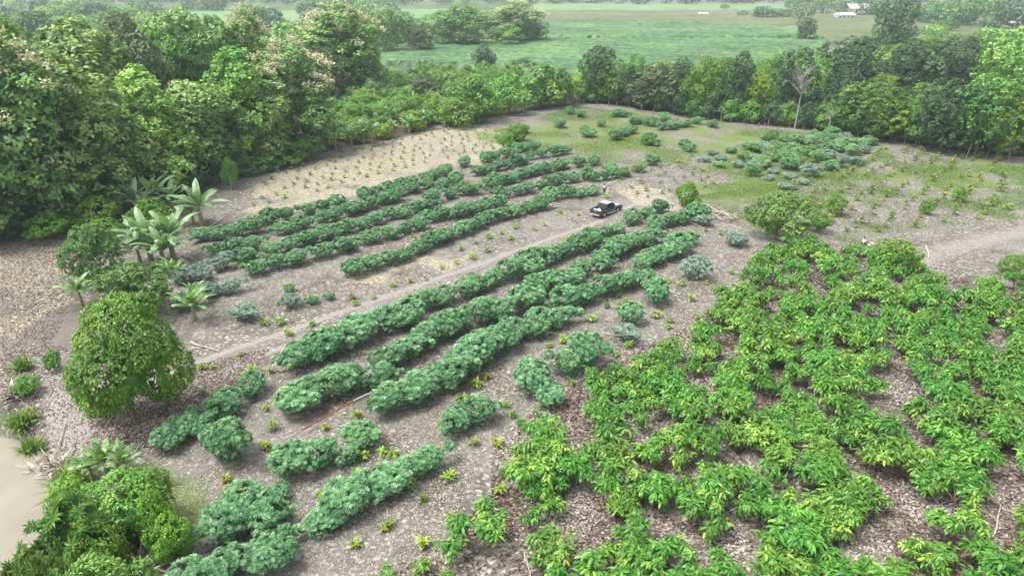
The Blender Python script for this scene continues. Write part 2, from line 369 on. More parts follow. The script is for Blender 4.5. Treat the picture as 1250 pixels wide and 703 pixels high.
# crop fields beyond the trees: standing crop with a bumpy top
def crop(name, poly, h, step, mat, label, seed):
    xs = [p[0] for p in poly]; ys = [p[1] for p in poly]
    ax = np.arange(min(xs), max(xs) + step, step); ay = np.arange(min(ys), max(ys) + step, step)
    XX, YY = np.meshgrid(ax, ay); ins = inpoly(XX.ravel(), YY.ravel(), poly)
    r = np.random.default_rng(seed)
    zz = np.where(ins, h * (.75 + .35 * vnoise(XX.ravel(), YY.ravel(), 9, seed)) + r.normal(0, .07 * h, ins.shape), -.05)
    XX = XX.ravel() + r.normal(0, step * .2, ins.shape); YY = YY.ravel() + r.normal(0, step * .2, ins.shape)
    w, hh = len(ax), len(ay); I, J = np.meshgrid(np.arange(w - 1), np.arange(hh - 1)); b0 = (J * w + I).ravel()
    q = np.stack([b0, b0 + 1, b0 + w + 1, b0 + w], 1); keep = ins[q].any(1); q = q[keep]
    used = np.unique(q); rem = np.zeros(len(ins), int); rem[used] = np.arange(len(used))
    g = GB(); fx_ = XX[q[:, 0]]; fy_ = YY[q[:, 0]]; tn = .25 + .5 * vnoise(fx_, fy_, 26, seed + 2) + .14 * np.sin((fx_ * .35 + fy_) * .42) + r.normal(0, .22, len(q)) - .35 * (np.abs(((fx_ * .3 + fy_) % 47) - 23) < 1.2)
    g.raw(np.stack([XX, YY, zz], 1)[used], rem[q], [4] * len(q), np.clip(tn, 0, 1))
    return tag(link(name, g.mesh(name, mat)), label, name.replace('_', ' '), kind='stuff')
cane = leafmat('cane_leaf', [(.03, .085, .030), (.075, .16, .050), (.145, .25, .085)], 0, .6, .3, 0, 0)
weed = leafmat('weed_leaf', [(.075, .10, .04), (.12, .145, .06), (.18, .20, .09)], 0, .7, .2, 0, 0)
palec = leafmat('pale_crop_leaf', [(.13, .21, .08), (.16, .25, .10), (.19, .29, .12)], 0, .7, .2, 0, 0)
crop('sugarcane', PP([(455, 68), (520, 57), (640, 50.5), (1010, 51.5), (1000, 88), (880, 112), (700, 108), (560, 84), (470, 80)]), 2.1, 1.6, cane, 'near plot of dense green cane in front of the dark boundary line', 5)
crop('sugarcane', PP([(650, 31), (770, 27.5), (985, 37), (1005, 49), (640, 48.2)]), 2.1, 2.2, cane, 'far plot of green cane behind the thin dark line', 6)
crop('weedy_crop', PP([(655, 14.5), (1090, 17), (1300, 42), (1300, 60), (1010, 52), (985, 35), (770, 25.5), (660, 29)]), 1.2, 3.0, weed, 'olive and brown weedy field between the green cane and the pale field', 7)
crop('pale_crop', PP([(655, 5.5), (960, 5.5), (960, 12), (655, 13)]), 1.0, 6.0, palec, 'pale light green field in front of the farthest trees', 8)
crop('pale_crop', PP([(170, 16), (560, 12), (470, 30), (380, 40), (190, 30)]), 1.0, 6.0, palec, 'pale green field showing through gaps above the teak trees on the left', 9)

# ------------------------------------------------------------------ leaf shapes
def T(v, f): return (np.array(v, float), f)
OVAL = T([(0, 0, 0), (.35, -.28, .03), (.35, .28, .03), (.75, -.2, -.03), (.75, .2, -.03), (1, 0, -.14)], [(0, 1, 2), (1, 3, 4, 2), (3, 5, 4)])
LONG = T([(0, 0, 0), (.33, -.15, .03), (.33, .15, .03), (.72, -.13, -.08), (.72, .13, -.08), (1, 0, -.28)], [(0, 1, 2), (1, 3, 4, 2), (3, 5, 4)])
QUAD = T([(0, 0, 0), (.5, -.32, .06), (1, 0, -.08), (.5, .32, .06)], [(0, 1, 2, 3)])
_v = [(0, 0, 0)]; _f = []
for k in range(6):
    a = math.radians(-125 + 50 * k); ca, sa = math.cos(a), math.sin(a); L = 1 - .12 * abs(k - 2.5)
    n0 = len(_v)
    _v += [(ca * .5 * L - sa * .13, sa * .5 * L + ca * .13, .04), (ca * L, sa * L, -.12), (ca * .5 * L + sa * .13, sa * .5 * L - ca * .13, .04)]
    _f.append((0, n0 + 2, n0 + 1, n0))
PALM = T(_v, _f)
BLADE = T([(0, -.05, 0), (0, .05, 0), (.6, .035, .0), (.6, -.035, .0), (1, 0, -.2)], [(0, 3, 2, 1), (3, 4, 2)])
def unit(v): return v / (np.linalg.norm(v, axis=1, keepdims=True) + 1e-9)
def shell(r, N, lobes, lo=.72, under=.35, squash=None):
    """points on the outside of a union of ellipsoids, with outward normals"""
    C = np.array([l[0] for l in lobes], float); Rr = np.array([l[1] for l in lobes], float)
    w = (Rr[:, 0] * Rr[:, 2]); w /= w.sum()
    pos = []; nr = []; lb = []
    tot = 0
    while tot < N:
        k = r.choice(len(lobes), size=N * 2, p=w); d = unit(r.normal(size=(N * 2, 3)))
        ok = (d[:, 2] > -.15) | (r.random(N * 2) < under)
        k = k[ok]; d = d[ok]; rad = lo + (1.04 - lo) * np.sqrt(r.random(len(k)))
        p = C[k] + Rr[k] * d * rad[:, None]
        inside = np.zeros(len(p), bool)
        for q in range(len(lobes)):
            e = (((p - C[q]) / (Rr[q] * .8)) ** 2).sum(1)
            inside |= (e < 1) & (k != q)
        p = p[~inside]; d = d[~inside]; kk = k[~inside]
        pos.append(p); nr.append(unit(d / Rr[kk])); lb.append(kk); tot += len(p)
    return np.concatenate(pos)[:N], np.concatenate(nr)[:N], np.concatenate(lb)[:N]
def foliage(g, r, N, lobes, templ, size, lo=.72, under=.35, up=.45, rand=.5, tint_lobe=.25, droop=.5, mat=0, tuft=7, tb=.45):
    if tuft:
        p, n, lb = shell(r, max(8, N // tuft), lobes, lo, under)
        lt = r.normal(0, 1, len(lobes)) * tint_lobe; tt = r.normal(0, .13, len(p)) + lt[lb]
        ax = unit(n + [0, 0, up * .8]); N = len(p) * tuft; p = np.repeat(p, tuft, 0); ax = np.repeat(ax, tuft, 0)
        o = r.normal(size=(N, 3)); o = unit(o - (o * ax).sum(1, keepdims=True) * ax)
        el = r.uniform(-.35, .75, (N, 1)); u = unit(o * np.cos(el) + ax * np.sin(el) + [0, 0, -.25 * droop]); nn = unit(ax * np.cos(el) - o * np.sin(el) + r.normal(size=(N, 3)) * rand * .45)
        t = np.clip(tb + np.repeat(tt, tuft) + el[:, 0] * .22 + r.normal(0, .15, N), 0, 1)
        g.leaves(templ, p + u * size * .15, u, nn, size * r.uniform(.7, 1.2, N), t, mat); return
    p, n, lb = shell(r, N, lobes, lo, under)
    nn = unit(n + np.array([0, 0, up]) + r.normal(size=n.shape) * rand)
    u = unit(n * .7 + r.normal(size=n.shape) * .8 + np.array([0, 0, -droop]))
    lt = r.normal(0, 1, len(lobes)) * tint_lobe
    t = np.clip(tb + lt[lb] + r.normal(0, .26, N), 0, 1)
    g.leaves(templ, p, u, nn, size * r.uniform(.7, 1.25, N), t, mat)
def fit(lobes, w, z0, h):
    L = [(np.array(c, float), np.array(r_, float)) for c, r_ in lobes]
    z1 = max(c[2] + r_[2] for c, r_ in L); zz = min(c[2] - r_[2] for c, r_ in L)
    ex = [(min(c[q] - r_[q] for c, r_ in L), max(c[q] + r_[q] for c, r_ in L)) for q in (0, 1)]; ox = sum(ex[0]) / 2; oy = sum(ex[1]) / 2; wx = (ex[0][1] - ex[0][0] + ex[1][1] - ex[1][0]) / 2
    sz = (h - z0) / (z1 - zz); sw = w / wx
    return [(((c[0] - ox) * sw, (c[1] - oy) * sw, z0 + (c[2] - zz) * sz), (r_[0] * sw, r_[1] * sw, r_[2] * sz)) for c, r_ in L]
def limbs(g, r, base_r, h0, lobes, trunk_top, mat=0, sides=6, lean=.2, keep=1.0):
    top = Vector((r.normal() * lean, r.normal() * lean, trunk_top))
    mid = Vector((top.x * .4 + r.normal() * lean * .4, top.y * .4 + r.normal() * lean * .4, trunk_top * .5))
    g.tube([(0, 0, -.25), (mid.x * .2, mid.y * .2, .12), mid, top], [base_r * 1.35, base_r, base_r * .8, base_r * .6], sides, .5, mat)
    for c, rr in lobes:
        if r.random() > keep: continue
        c = Vector(c); a = mid.lerp(top, r.uniform(.4, 1)); m_ = a.lerp(c, .5) + Vector((0, 0, -.1 * (c - a).length))
        g.tube([a, m_, c], [base_r * .45, base_r * .3, base_r * .1], 5, .5, mat, False)
# ------------------------------------------------------------------ cassava
def cassava_mesh(seed, mat, n=2400, tall=1.0, sparse=1.0):
    r = np.random.default_rng(seed); lobes = []
    for k in range(r.integers(4, 6)):
        a = r.uniform(0, 6.28); d = r.uniform(.2, .75) if k else 0
        lobes.append(((math.cos(a) * d, math.sin(a) * d, r.uniform(.85, 1.3) * tall), (r.uniform(.6, .85), r.uniform(.6, .85), r.uniform(.48, .7))))
    lobes += [(tuple(np.array(lobes[q][0]) + np.array([r.normal(0, .45), r.normal(0, .45), r.uniform(-.35, .25)])), (.38, .38, .32)) for q in r.integers(0, len(lobes), 9)]
    lobes = fit(lobes, 2.85, .55, 2.2 * tall)
    g = GB(); foliage(g, r, int(n * sparse), lobes, PALM, .21, .8, .45, 1.0, .5, .08, .6, tb=.45, tuft=8)
    p = r.uniform(-1, 1, (90, 3)) * np.array([1.0, 1.0, .45]) + np.array([0, 0, .8])   # lower leaves
    g.leaves(PALM, p, unit(r.normal(size=p.shape)), unit(r.normal(size=p.shape) * .6 + [0, 0, 1]), .2, r.random(90) * .4)
    s = GB()
    for k in range(7):
        a = r.uniform(0, 6.28); rr = r.uniform(.1, .35); e = r.uniform(.4, .8)
        s.tube([(math.cos(a) * rr, math.sin(a) * rr, -.1), (math.cos(a) * (rr + .15), math.sin(a) * (rr + .15), .6), (math.cos(a + .3) * e, math.sin(a + .3) * e, 1.25 * tall)], [.035, .028, .015], 4)
    return {'foliage': g.mesh('cassava_foliage', M[mat]), 'stems': s.mesh('cassava_stems', M['stem'])}
CV = [cassava_mesh(100 + k, 'cassava') for k in range(7)]
CVP = [cassava_mesh(120 + k, 'cassava_pale', 2400, .9, .7) for k in range(3)]
CVB = [cassava_mesh(130 + k, 'cassava_bright') for k in range(4)]
def bush(x, y, s, lab, group, kind=None, sz=None, ang=None):
    v = {None: CV, 'p': CVP, 'b': CVB}[kind]
    t = (R.gauss(0, .05), R.gauss(0, .05))
    return thing('cassava_bush', R.choice(v), (x, y, gz(x, y) - .05), R.uniform(0, 6.28) if ang is None else ang + R.choice((0, math.pi)) + R.gauss(0, .12), (s * (R.uniform(.9, 1.1) if ang is None else R.uniform(1.1, 1.3)), s * R.uniform(.9, 1.1), (sz or s) * R.uniform(.88, 1.1)), lab, 'cassava bush', group, t)
BL = "left of the wheel track"; 
rows = [
 ("rear row left of the wheel track", None, [(330,266,395,249,0.82),(408,246,545,208,0.82),(566,197,629,185,0.82),(632,180,654,177,0.82)]),
 ("second rear row left of the wheel track", None, [(345,278,430,254,0.82),(436,252,482,238,0.82),(490,231,555,218,0.82),(585,207,630,196,0.82),(640,193,642,192,0.7),(648,188,688,182,0.82)]),
 ("third rear row left of the wheel track", None, [(262,304,314,295,0.82),(296,316,372,290,0.82),(378,288,440,272,0.82),(457,266,525,248,0.82),(530,240,597,224,0.82),(604,219,628,215,0.82),(634,211,682,200,0.82),(688,198,726,195,0.82)]),
 ("fourth rear row left of the wheel track", None, [(309,326,420,300,0.82),(428,295,512,271,0.82),(522,264,608,246,0.82),(610,235,662,224,0.82),(668,221,714,212,0.82),(726,215,764,209,0.82)]),
 ("row bordering the wheel track's left side", None, [(434,324,500,307,0.82),(508,298,540,287,0.82),(546,284,582,272,0.82),(597,264,662,246,0.82),(672,236,724,230,0.82)]),
 ("short row beside the banana clump", None, [(245,286,312,277,.95)]),
 ("row bordering the wheel track's right side", None, [(366,436,400,426,1.05),(410,414,500,384,1.08),(514,368,570,351,.95),(577,345,645,325,1),(652,316,722,294,1),(724,284,756,276,.78),(772,264,806,253,.85)]),
 ("second row right of the wheel track", None, [(366,488,400,473,1.2),(412,466,462,458,1.05),(480,434,546,398,1.1),(556,392,642,368,1.1),(652,352,700,338,1),(708,328,735,318,1),(742,308,790,288,1),(798,274,850,262,1)]),
 ("third row right of the wheel track", None, [(480,488,546,456,1.1),(556,446,618,412,1.15),(626,405,684,386,1.1),(692,368,762,344,1),(768,338,786,340,.75),(784,318,830,302,1)]),
 ("short row below the mango tree", None, [(212,528,238,513,.85),(262,496,308,468,.95)]),
 ("short row at the bottom middle", None, [(398,630,418,619,.75),(430,608,466,588,.92),(482,580,524,556,.82)]),
]
for desc, kd, segs in rows:
    pts = []; RA = math.atan2(P(segs[-1][2], segs[-1][3])[1] - P(*segs[0][:2])[1], P(segs[-1][2], segs[-1][3])[0] - P(*segs[0][:2])[0])
    for (x0, y0, x1, y1, w) in segs:
        a = P(x0, y0, 1.0); b_ = P(x1, y1, 1.0); L = math.hypot(b_[0] - a[0], b_[1] - a[1]); n = max(1, round(L / 2.45))
        for k in range(n + 1):
            if n > 3 and 0 < k < n and R.random() < .05: continue
            if n == 1 and k == 1 and L < .8: continue
            f = k / n; pts.append((a[0] + (b_[0] - a[0]) * f + R.gauss(0, .14), a[1] + (b_[1] - a[1]) * f + R.gauss(0, .14), w * R.uniform(.85, 1.18)))
    pts.sort(key=lambda p: proj(p[0], p[1])[0])
    for k, (x, y, w) in enumerate(pts):
        bush(x, y, w, f"{nth(k + 1)} cassava bush from the left, {desc}", "cassava bushes in long rows", kd, None, RA)
solo = [
 (284,543,1.35,None,"round cassava bush alone below the short near-left row"),
 (357,562,1.0,None,"left half of the low cassava pair in the gap above the diagonal row"),
 (392,555,1.0,None,"right half of the low cassava pair in the gap above the diagonal row"),
 (425,557,.62,None,"small dark cassava bush right of the low cassava pair"),
 (441,530,.95,'b',"loose bright cassava bush on the end of the low pair"),
 (268,642,1.05,None,"left part of the large dark cassava clump above the bottom-left corner"),
 (298,622,1.1,None,"middle of the large dark cassava clump above the bottom-left corner"),
 (322,628,1.0,None,"right part of the large dark cassava clump above the bottom-left corner"),
 (342,602,.6,None,"small dark tuft on top of the large cassava clump"),
 (305,684,.95,None,"left bush of the pair at the bottom edge"),
 (338,672,.9,None,"right bush of the pair at the bottom edge"),
 (228,706,.9,None,"left cassava bush cut by the bottom edge"),
 (260,700,.9,None,"right cassava bush cut by the bottom edge"),
 (552,515,.95,None,"left bush of the twin clump in the open ground"),
 (584,504,1.0,None,"right bush of the twin clump in the open ground"),
 (652,466,1.2,None,"nearest cassava bush of the dense cluster of four beside the cacao"),
 (670,484,.85,None,"low front cassava bush of the cluster of four beside the cacao"),
 (688,446,1.05,None,"middle cassava bush of the cluster of four beside the cacao"),
 (716,430,1.3,None,"farthest cassava bush of the cluster of four beside the cacao"),
 (768,386,.95,None,"upper bush of the tall narrow pair right of the third row"),
 (764,408,.95,'p',"lower greyish bush of the tall narrow pair right of the third row"),
 (800,359,1.15,None,"round cassava bush alone right of the third row"),
 (850,330,1.1,'p',"rounded blue-green cassava bush alone near the track junction"),
 (898,292,.95,'p',"pale blue-green cassava bush beside the cut branches"),
 (840,293,.8,'b',"thin light cassava bush past the end of the third row"),
 (858,270,.85,'p',"pale cassava bush at the far end of the second row"),
 (222,338,.95,'p',"left greyish cassava bush beside the grey stump"),(244,334,.95,'p',"right greyish cassava bush beside the grey stump"),
 (272,320,1.05,'p',"greyish cassava bush between the stump and the rows"),
 (256,352,.9,'p',"left low pale bush in front of the stump"),(282,350,.9,'p',"right low pale bush in front of the stump"),
 (298,379,1.0,'p',"greyish cassava bush alone above the mango tree"),
 (355,366,.75,'p',"little grey-green bush amid weeds"),(352,350,.45,'b',"tiny bright bush behind the weeds"),
 (380,364,.45,None,"low weedy bush left of the wheel track"),(402,360,.4,None,"lowest weedy bush left of the wheel track"),
 (225,370,.8,'p',"dark grey bush behind the small banana"),
]
for (px, py, s, kd, lab) in solo:
    x, y, _ = P(px, py, .9 * s); bush(x, y, s, lab, "cassava bushes growing outside the long rows", kd)
# upper green patches
patch = [(682,152),(694,136),(709,140),(714,157),(718,163),(734,151),(752,139),(760,139),(772,148),(782,147),(793,150),(808,155),(820,154),(830,152),(840,151),(752,168),(762,163),(770,160),(793,171),(800,174),(841,181),(836,176),(747,207),(797,197),(780,205),(636,158),(626,168),(852,148),(812,144),(870,152)]
cells = []
for (px, py) in patch: x, y, _ = P(px, py, .7); cells.append((x, y, R.uniform(.8, 1.15), None if R.random() < .6 else 'b'))
patch_names = []
for n_, (x, y, s, kd) in enumerate(sorted(cells, key=lambda c: proj(c[0], c[1])[0])):
    bush(x, y, s, f"{nth(n_ + 1)} cassava bush from the left on the back grass", "scattered cassava bushes on the back grass", kd, s * .8)
poly = PP([(935, 168), (1000, 158), (1072, 172), (1060, 195), (1010, 212), (915, 212), (885, 200)], .8)
u = Vector(P(1050, 180)) - Vector(P(930, 205)); u.normalize(); vv = Vector((-u.y, u.x, 0)); o0 = Vector(P(990, 190)); cells = []
for a in range(-12, 13):
    for b_ in range(-9, 10):
        p = o0 + u * (a * 3.5 + R.gauss(0, .5)) + vv * (b_ * 4.2 + R.gauss(0, .5))
        if inpoly([p.x], [p.y], poly)[0] and R.random() < .8: cells.append((b_, a, p.x, p.y))
cells.sort(key=lambda c: (c[0], proj(c[2], c[3])[0])); cur = None; k = 0
brs = sorted({c[0] for c in cells})
for (b_, a, x, y) in cells:
    k = k + 1 if b_ == cur else 1; cur = b_
    bush(x, y, R.uniform(.95, 1.4), f"{nth(k)} bush from left, {nth(brs.index(b_) + 1)} row of the bright block by the hedge", "bright cassava block by the right-hand hedge", R.choice(['b', 'b', 'b', 'p']), R.uniform(.75, 1.1))
k = 0
for (px, py) in sorted([(870,186),(880,192),(893,184),(905,190),(862,194),(918,196),(878,200),(900,200),(930,202),(945,208),(965,215),(980,222),(960,228),(940,216)]):
    x, y, _ = P(px, py, .5); k += 1
    bush(x, y, R.uniform(.7, 1.0), f"{nth(k)} low grey-green bush from the left before the bright block", "low bushes in the loose patch", R.choice(['p', 'b', 'p']), R.uniform(.45, .6))

# ------------------------------------------------------------------ cacao trees
def cacao_mesh(seed, mat='cacao', ntip=32, rad=1.45, hgt=2.3, clumps=5):
    r = np.random.default_rng(seed); g = GB(); s = GB()
    s.tube([(0, 0, -.2), (.03, .02, .4), (0, 0, .8)], [.09, .07, .06], 6)
    cl = []
    for k in range(clumps):
        a = 6.28 * k / clumps + r.normal() * .5; d = rad * r.uniform(.35, .95); cl.append(Vector((math.cos(a) * d, math.sin(a) * d, hgt * r.uniform(.62, .95) - d * .12)))
        c = cl[-1]; s.tube([(0, 0, .75), tuple(Vector((0, 0, 1.0)).lerp(c, .5) + Vector((0, 0, .12))), tuple(c)], [.055, .035, .015], 5, .5, 0, False)
    pos = []; tint = []
    for k in range(ntip):
        c = cl[k % clumps]; q = c + Vector((r.normal(), r.normal(), r.normal() * .65)) * .22
        young = r.random() < .14
        m = r.integers(9, 14)
        az = np.sort(r.uniform(0, 6.28, m)); el = r.uniform(-.95, .25, m)
        u = np.stack([np.cos(az) * np.cos(el), np.sin(az) * np.cos(el), np.sin(el)], 1)
        n = unit(np.stack([-np.cos(az) * np.sin(el), -np.sin(az) * np.sin(el), np.cos(el)], 1) + r.normal(size=(m, 3)) * .22)
        p = np.array(q)[None] + u * .05 + np.stack([r.normal(0, .05, m), r.normal(0, .05, m), r.normal(0, .10, m)], 1)
        t = np.clip((.78 if young else .36) + r.normal(0, .13, m), 0, 1)
        g.leaves(LONG, p, u, n, r.uniform(.34, .54, m), t)
    return {'foliage': g.mesh('cacao_foliage', M[mat]), 'trunk': s.mesh('cacao_trunk', M['bark'])}
CAV = [cacao_mesh(200 + k, ntip=48 + 7 * (k % 3), rad=1.15 + .15 * (k % 4), clumps=6 + k % 3) for k in range(9)]
CAS = [cacao_mesh(230 + k, ntip=16, rad=.6, hgt=1.7, clumps=3) for k in range(3)]
gaps = [PP([(1060,440),(1112,425),(1135,470),(1125,520),(1150,545),(1090,545),(1055,500)], 1.2), PP([(1070,600),(1100,560),(1118,703),(1085,703)], 1.2), PP([(600,600),(640,700),(560,740),(480,760),(470,690),(550,680)], 1.0)]
gz_s = [(735,655),(800,580),(760,500),(905,640),(880,560),(1065,480),(1000,350),(1215,430),(1225,500),(1130,640),(855,690),(700,605),(1175,470),(905,430),(970,640),(1060,390),(1140,350),(640,660),(835,655),(700,540),(775,520),(690,655),(1190,640),(1230,590),(1080,660),(1100,590)]
holes = [P(a, b_, 1.0) for a, b_ in gz_s]
cacao_plant = PP([(955,285),(1040,298),(1130,325),(1175,375),(1215,335),(1420,320),(1500,520),(1500,760),(650,760),(640,660),(625,600),(640,545),(700,485),(780,440),(845,405),(910,350),(930,310)], 1.2)
rowsC = []; y = 26.0; ri = 0
while y < 92:
    ln = []
    x = -12.0 + R.uniform(-1.2, 1.2)
    while x < 62:
        xx = x + R.gauss(0, .5); yy = y + R.gauss(0, .5) + .18 * x * 0
        x += 2.1 if y < 60 else 2.4
        px, py = proj(xx, yy, 1.3)
        if px > 1330 or py > 790 or not inpoly([xx], [yy], cacao_plant)[0]: continue
        if any(inpoly([xx], [yy], gp)[0] for gp in gaps): continue
        if min((xx - h_[0]) ** 2 + (yy - h_[1]) ** 2 for h_ in holes) < 1.25 ** 2: continue
        if R.random() < .03: continue
        ln.append((xx, yy))
    if ln: rowsC.append(ln)
    y += 2.2 if y < 60 else 2.45
nC = 0
for ri, ln in enumerate(rowsC):
    ln.sort(key=lambda p: proj(*p)[0]); k = 0
    for (x, y) in ln:
        sm = R.random() < .09; s = R.uniform(.78, 1.13); k += 1; nC += 1
        thing('cacao_tree', R.choice(CAS if sm else CAV), (x, y, gz(x, y)), R.uniform(0, 6.28), (s, s, s * R.uniform(.85, 1.1)),
              f"{'slender' if sm else 'leafy'} cacao tree, {nth(k)} from left, {nth(ri + 1)} row from the bottom", 'cacao tree', 'cacao trees of the dense plantation on the right', (R.gauss(0, .06), R.gauss(0, .06)))
for px, py, s, lab in [(577,655,1.0,"two-tufted cacao tree standing alone at the bottom middle"),(598,628,.8,"taller tuft of the lone cacao pair at the bottom middle"),(512,690,.62,"yellowish young cacao left of the lone pair at the bottom edge"),(474,698,.55,"leftmost yellowish young cacao cut by the bottom edge"),
                      (648,628,.7,"slim cacao at the left corner of the plantation"),(668,590,.9,"first cacao of the curved line on the plantation's left edge"),(640,560,.8,"small leafy cacao beside the top of the curved line"),(775,462,.9,"cacao at the tip of the plantation's left corner"),(545,700,.5,"tiny cacao between the bottom-edge young trees")]:
    x, y, _ = P(px, py, 1.2 * s); thing('cacao_tree', R.choice(CAS if s < .8 else CAV), (x, y, gz(x, y)), R.uniform(0, 6.28), (s * 1.05, s * 1.05, s), lab, 'cacao tree', 'outlying cacao trees')
print('CACAO', nC, len(rowsC))

# ------------------------------------------------------------------ saplings
def sap_mesh(seed, mat, n=34, h=.55):
    r = np.random.default_rng(seed); g = GB()
    g.tube([(0, 0, -.1), (.02, 0, h * .8)], [.02, .012], 4, .0, 1)
    az = r.uniform(0, 6.28, n); el = r.uniform(-.5, .8, n)
    u = np.stack([np.cos(az) * np.cos(el), np.sin(az) * np.cos(el), np.sin(el)], 1)
    nn = unit(np.stack([-np.cos(az) * np.sin(el), -np.sin(az) * np.sin(el), np.cos(el)], 1) + r.normal(size=(n, 3)) * .25)
    p = np.stack([r.normal(0, .06, n), r.normal(0, .06, n), r.uniform(.25, h, n)], 1) + u * .03
    g.leaves(LONG, p, u, nn, r.uniform(.28, .42, n), r.random(n))
    return {None: g.mesh('sapling', [M[mat], M['stem']])}
SA = [sap_mesh(300 + k, 'sapling') for k in range(4)]; SD = [sap_mesh(310 + k, 'sapling_dark', 30, .6) for k in range(4)]
NS = 0; EXTRA = []
def sap(x, y, s, lab, group, dark=False):
    global NS; NS += 1; s *= 1.05
    if NS > 300: EXTRA.append((x, y, s, dark)); return
    thing('sapling', R.choice(SD if dark else SA), (x, y, gz(x, y)), R.uniform(0, 6.28), (s * 1.1, s * 1.1, s * .85), lab, 'sapling', group)
near = [(463,325),(539,324),(557,318),(563,302),(580,294),(594,304),(577,312),(597,288),(612,283),(624,289),(629,276),(652,278),(665,272),(683,257),(706,260),(740,240),(500,340),(430,361),(455,360),(433,368),(478,345),(530,262),(505,288),(380,393),(354,405),(293,430),(323,391),(339,367),(341,391),(350,403),(480,346),(520,338),(565,337),(693,290),(700,286),(640,322),(690,334),(733,337),(764,367),(740,374),(705,381),(755,360),(803,342),(832,347),(862,346),(873,353),(893,332),(880,285),(861,281),(818,392),(850,386),(868,380),(844,365),(816,343),(722,391),(816,400),(801,386),(756,376),(682,444),(687,415),(617,493),(566,493),(590,487),(563,487),(637,517),(607,540),(578,538),(670,420),(640,442),(594,458),(751,434),(768,423),(564,487),(397,520),(434,505),(363,540),(324,497),(333,521),(480,551),(466,549),(443,554),(325,543),(320,541),(276,583),(350,623),(390,602),(342,565),(434,573),(475,635),(515,605),(548,580),(433,660),(550,630),(516,660),(470,640),(615,575),(610,595),(642,592),(500,590),(295,600),(345,620),(455,585),(540,520),(330,452),(245,447),(259,446),(308,452),(246,478),(625,505),(582,468),(697,467)]
near = list(dict.fromkeys(near))
pts = [(P(a, b_, .3)[:2]) for a, b_ in near]
order = sorted(range(len(near)), key=lambda q: (near[q][1] // 30, near[q][0]))
bandn = {}
bandtxt = {}
for q in order:
    bnd = near[q][1] // 30; bandn[bnd] = bandn.get(bnd, 0) + 1
bl = sorted(bandn, reverse=True); cnt = {}
for q in order:
    bnd = near[q][1] // 30; cnt[bnd] = cnt.get(bnd, 0) + 1
    sap(pts[q][0], pts[q][1], R.uniform(.75, 1.25), f"yellow sapling, {nth(cnt[bnd])} from left, {nth(bl.index(bnd) + 1)} strip up between the cassava rows", "yellow-green saplings between the cassava rows", R.random() < .15)
def grid(poly_px, du, dv, p1, p2, name, group, darkp, drop, smin=.7, smax=1.1):
    poly = PP(poly_px); u = (Vector(P(*p2)) - Vector(P(*p1))).normalized(); v = Vector((-u.y, u.x, 0)); o = Vector(P(sum(p[0] for p in poly_px) / len(poly_px), sum(p[1] for p in poly_px) / len(poly_px)))
    cs = []
    for a in range(-40, 41):
        for b_ in range(-30, 31):
            p = o + u * (a * du + R.gauss(0, .3)) + v * (b_ * dv + R.gauss(0, .35))
            if inpoly([p.x], [p.y], poly)[0] and R.random() > drop: cs.append((b_, p.x, p.y))
    cs.sort(key=lambda c: (c[0], proj(c[1], c[2])[0])); bs = sorted({c[0] for c in cs}); cur = None; k = 0
    for (b_, x, y) in cs:
        k = k + 1 if b_ == cur else 1; cur = b_
        sap(x, y, R.uniform(smin, smax), f"sapling {nth(k)} from left, line {nth(bs.index(b_) + 1)}, {name}", group, R.random() < darkp)
grid([(290,262),(330,210),(430,182),(560,155),(630,160),(620,178),(560,195),(440,222),(330,255),(310,280)], 2.6, 2.9, (330,262), (560,200), 'straw plot below the teaks', 'saplings in the straw-coloured plot', .5, .08)
grid([(750,232),(760,205),(850,190),(870,225),(840,250),(790,245)], 2.8, 3.0, (760,232), (850,200), 'grey plot behind the pickup', 'saplings in the grey plot behind the pickup', .7, .15)
grid([(1000,280),(940,240),(1000,218),(1080,180),(1230,192),(1230,260),(1150,275),(1050,285)], 2.5, 3.0, (1000,250), (1090,190), 'plot beside the right hedge', 'saplings in the plot beside the right-hand hedge', .6, .15, 1.1, 1.7)
def sap_stuff(items, mat, label):
    g = GB(); r = np.random.default_rng(5)
    for (x, y, s) in items:
        n = 26; az = r.uniform(0, 6.28, n); el = r.uniform(-.5, .8, n); u = np.stack([np.cos(az) * np.cos(el), np.sin(az) * np.cos(el), np.sin(el)], 1)
        nn = unit(np.stack([-np.cos(az) * np.sin(el), -np.sin(az) * np.sin(el), np.cos(el)], 1) + r.normal(size=(n, 3)) * .25)
        g.leaves(LONG, np.stack([x + r.normal(0, .06, n), y + r.normal(0, .06, n), gz(x, y) + r.uniform(.1, .6, n) * s], 1), u, nn, r.uniform(.28, .42, n) * s, r.random(n))
    tag(link('more_saplings', g.mesh('more_saplings', M[mat])), label, 'saplings', kind='stuff')
sap_stuff([e[:3] for e in EXTRA if e[3]], 'sapling_dark', "the remaining darker small saplings dotted over the far plots")
sap_stuff([e[:3] for e in EXTRA if not e[3]], 'sapling', "the remaining yellowish small saplings dotted over the far plots")
print('SAPLINGS', NS)
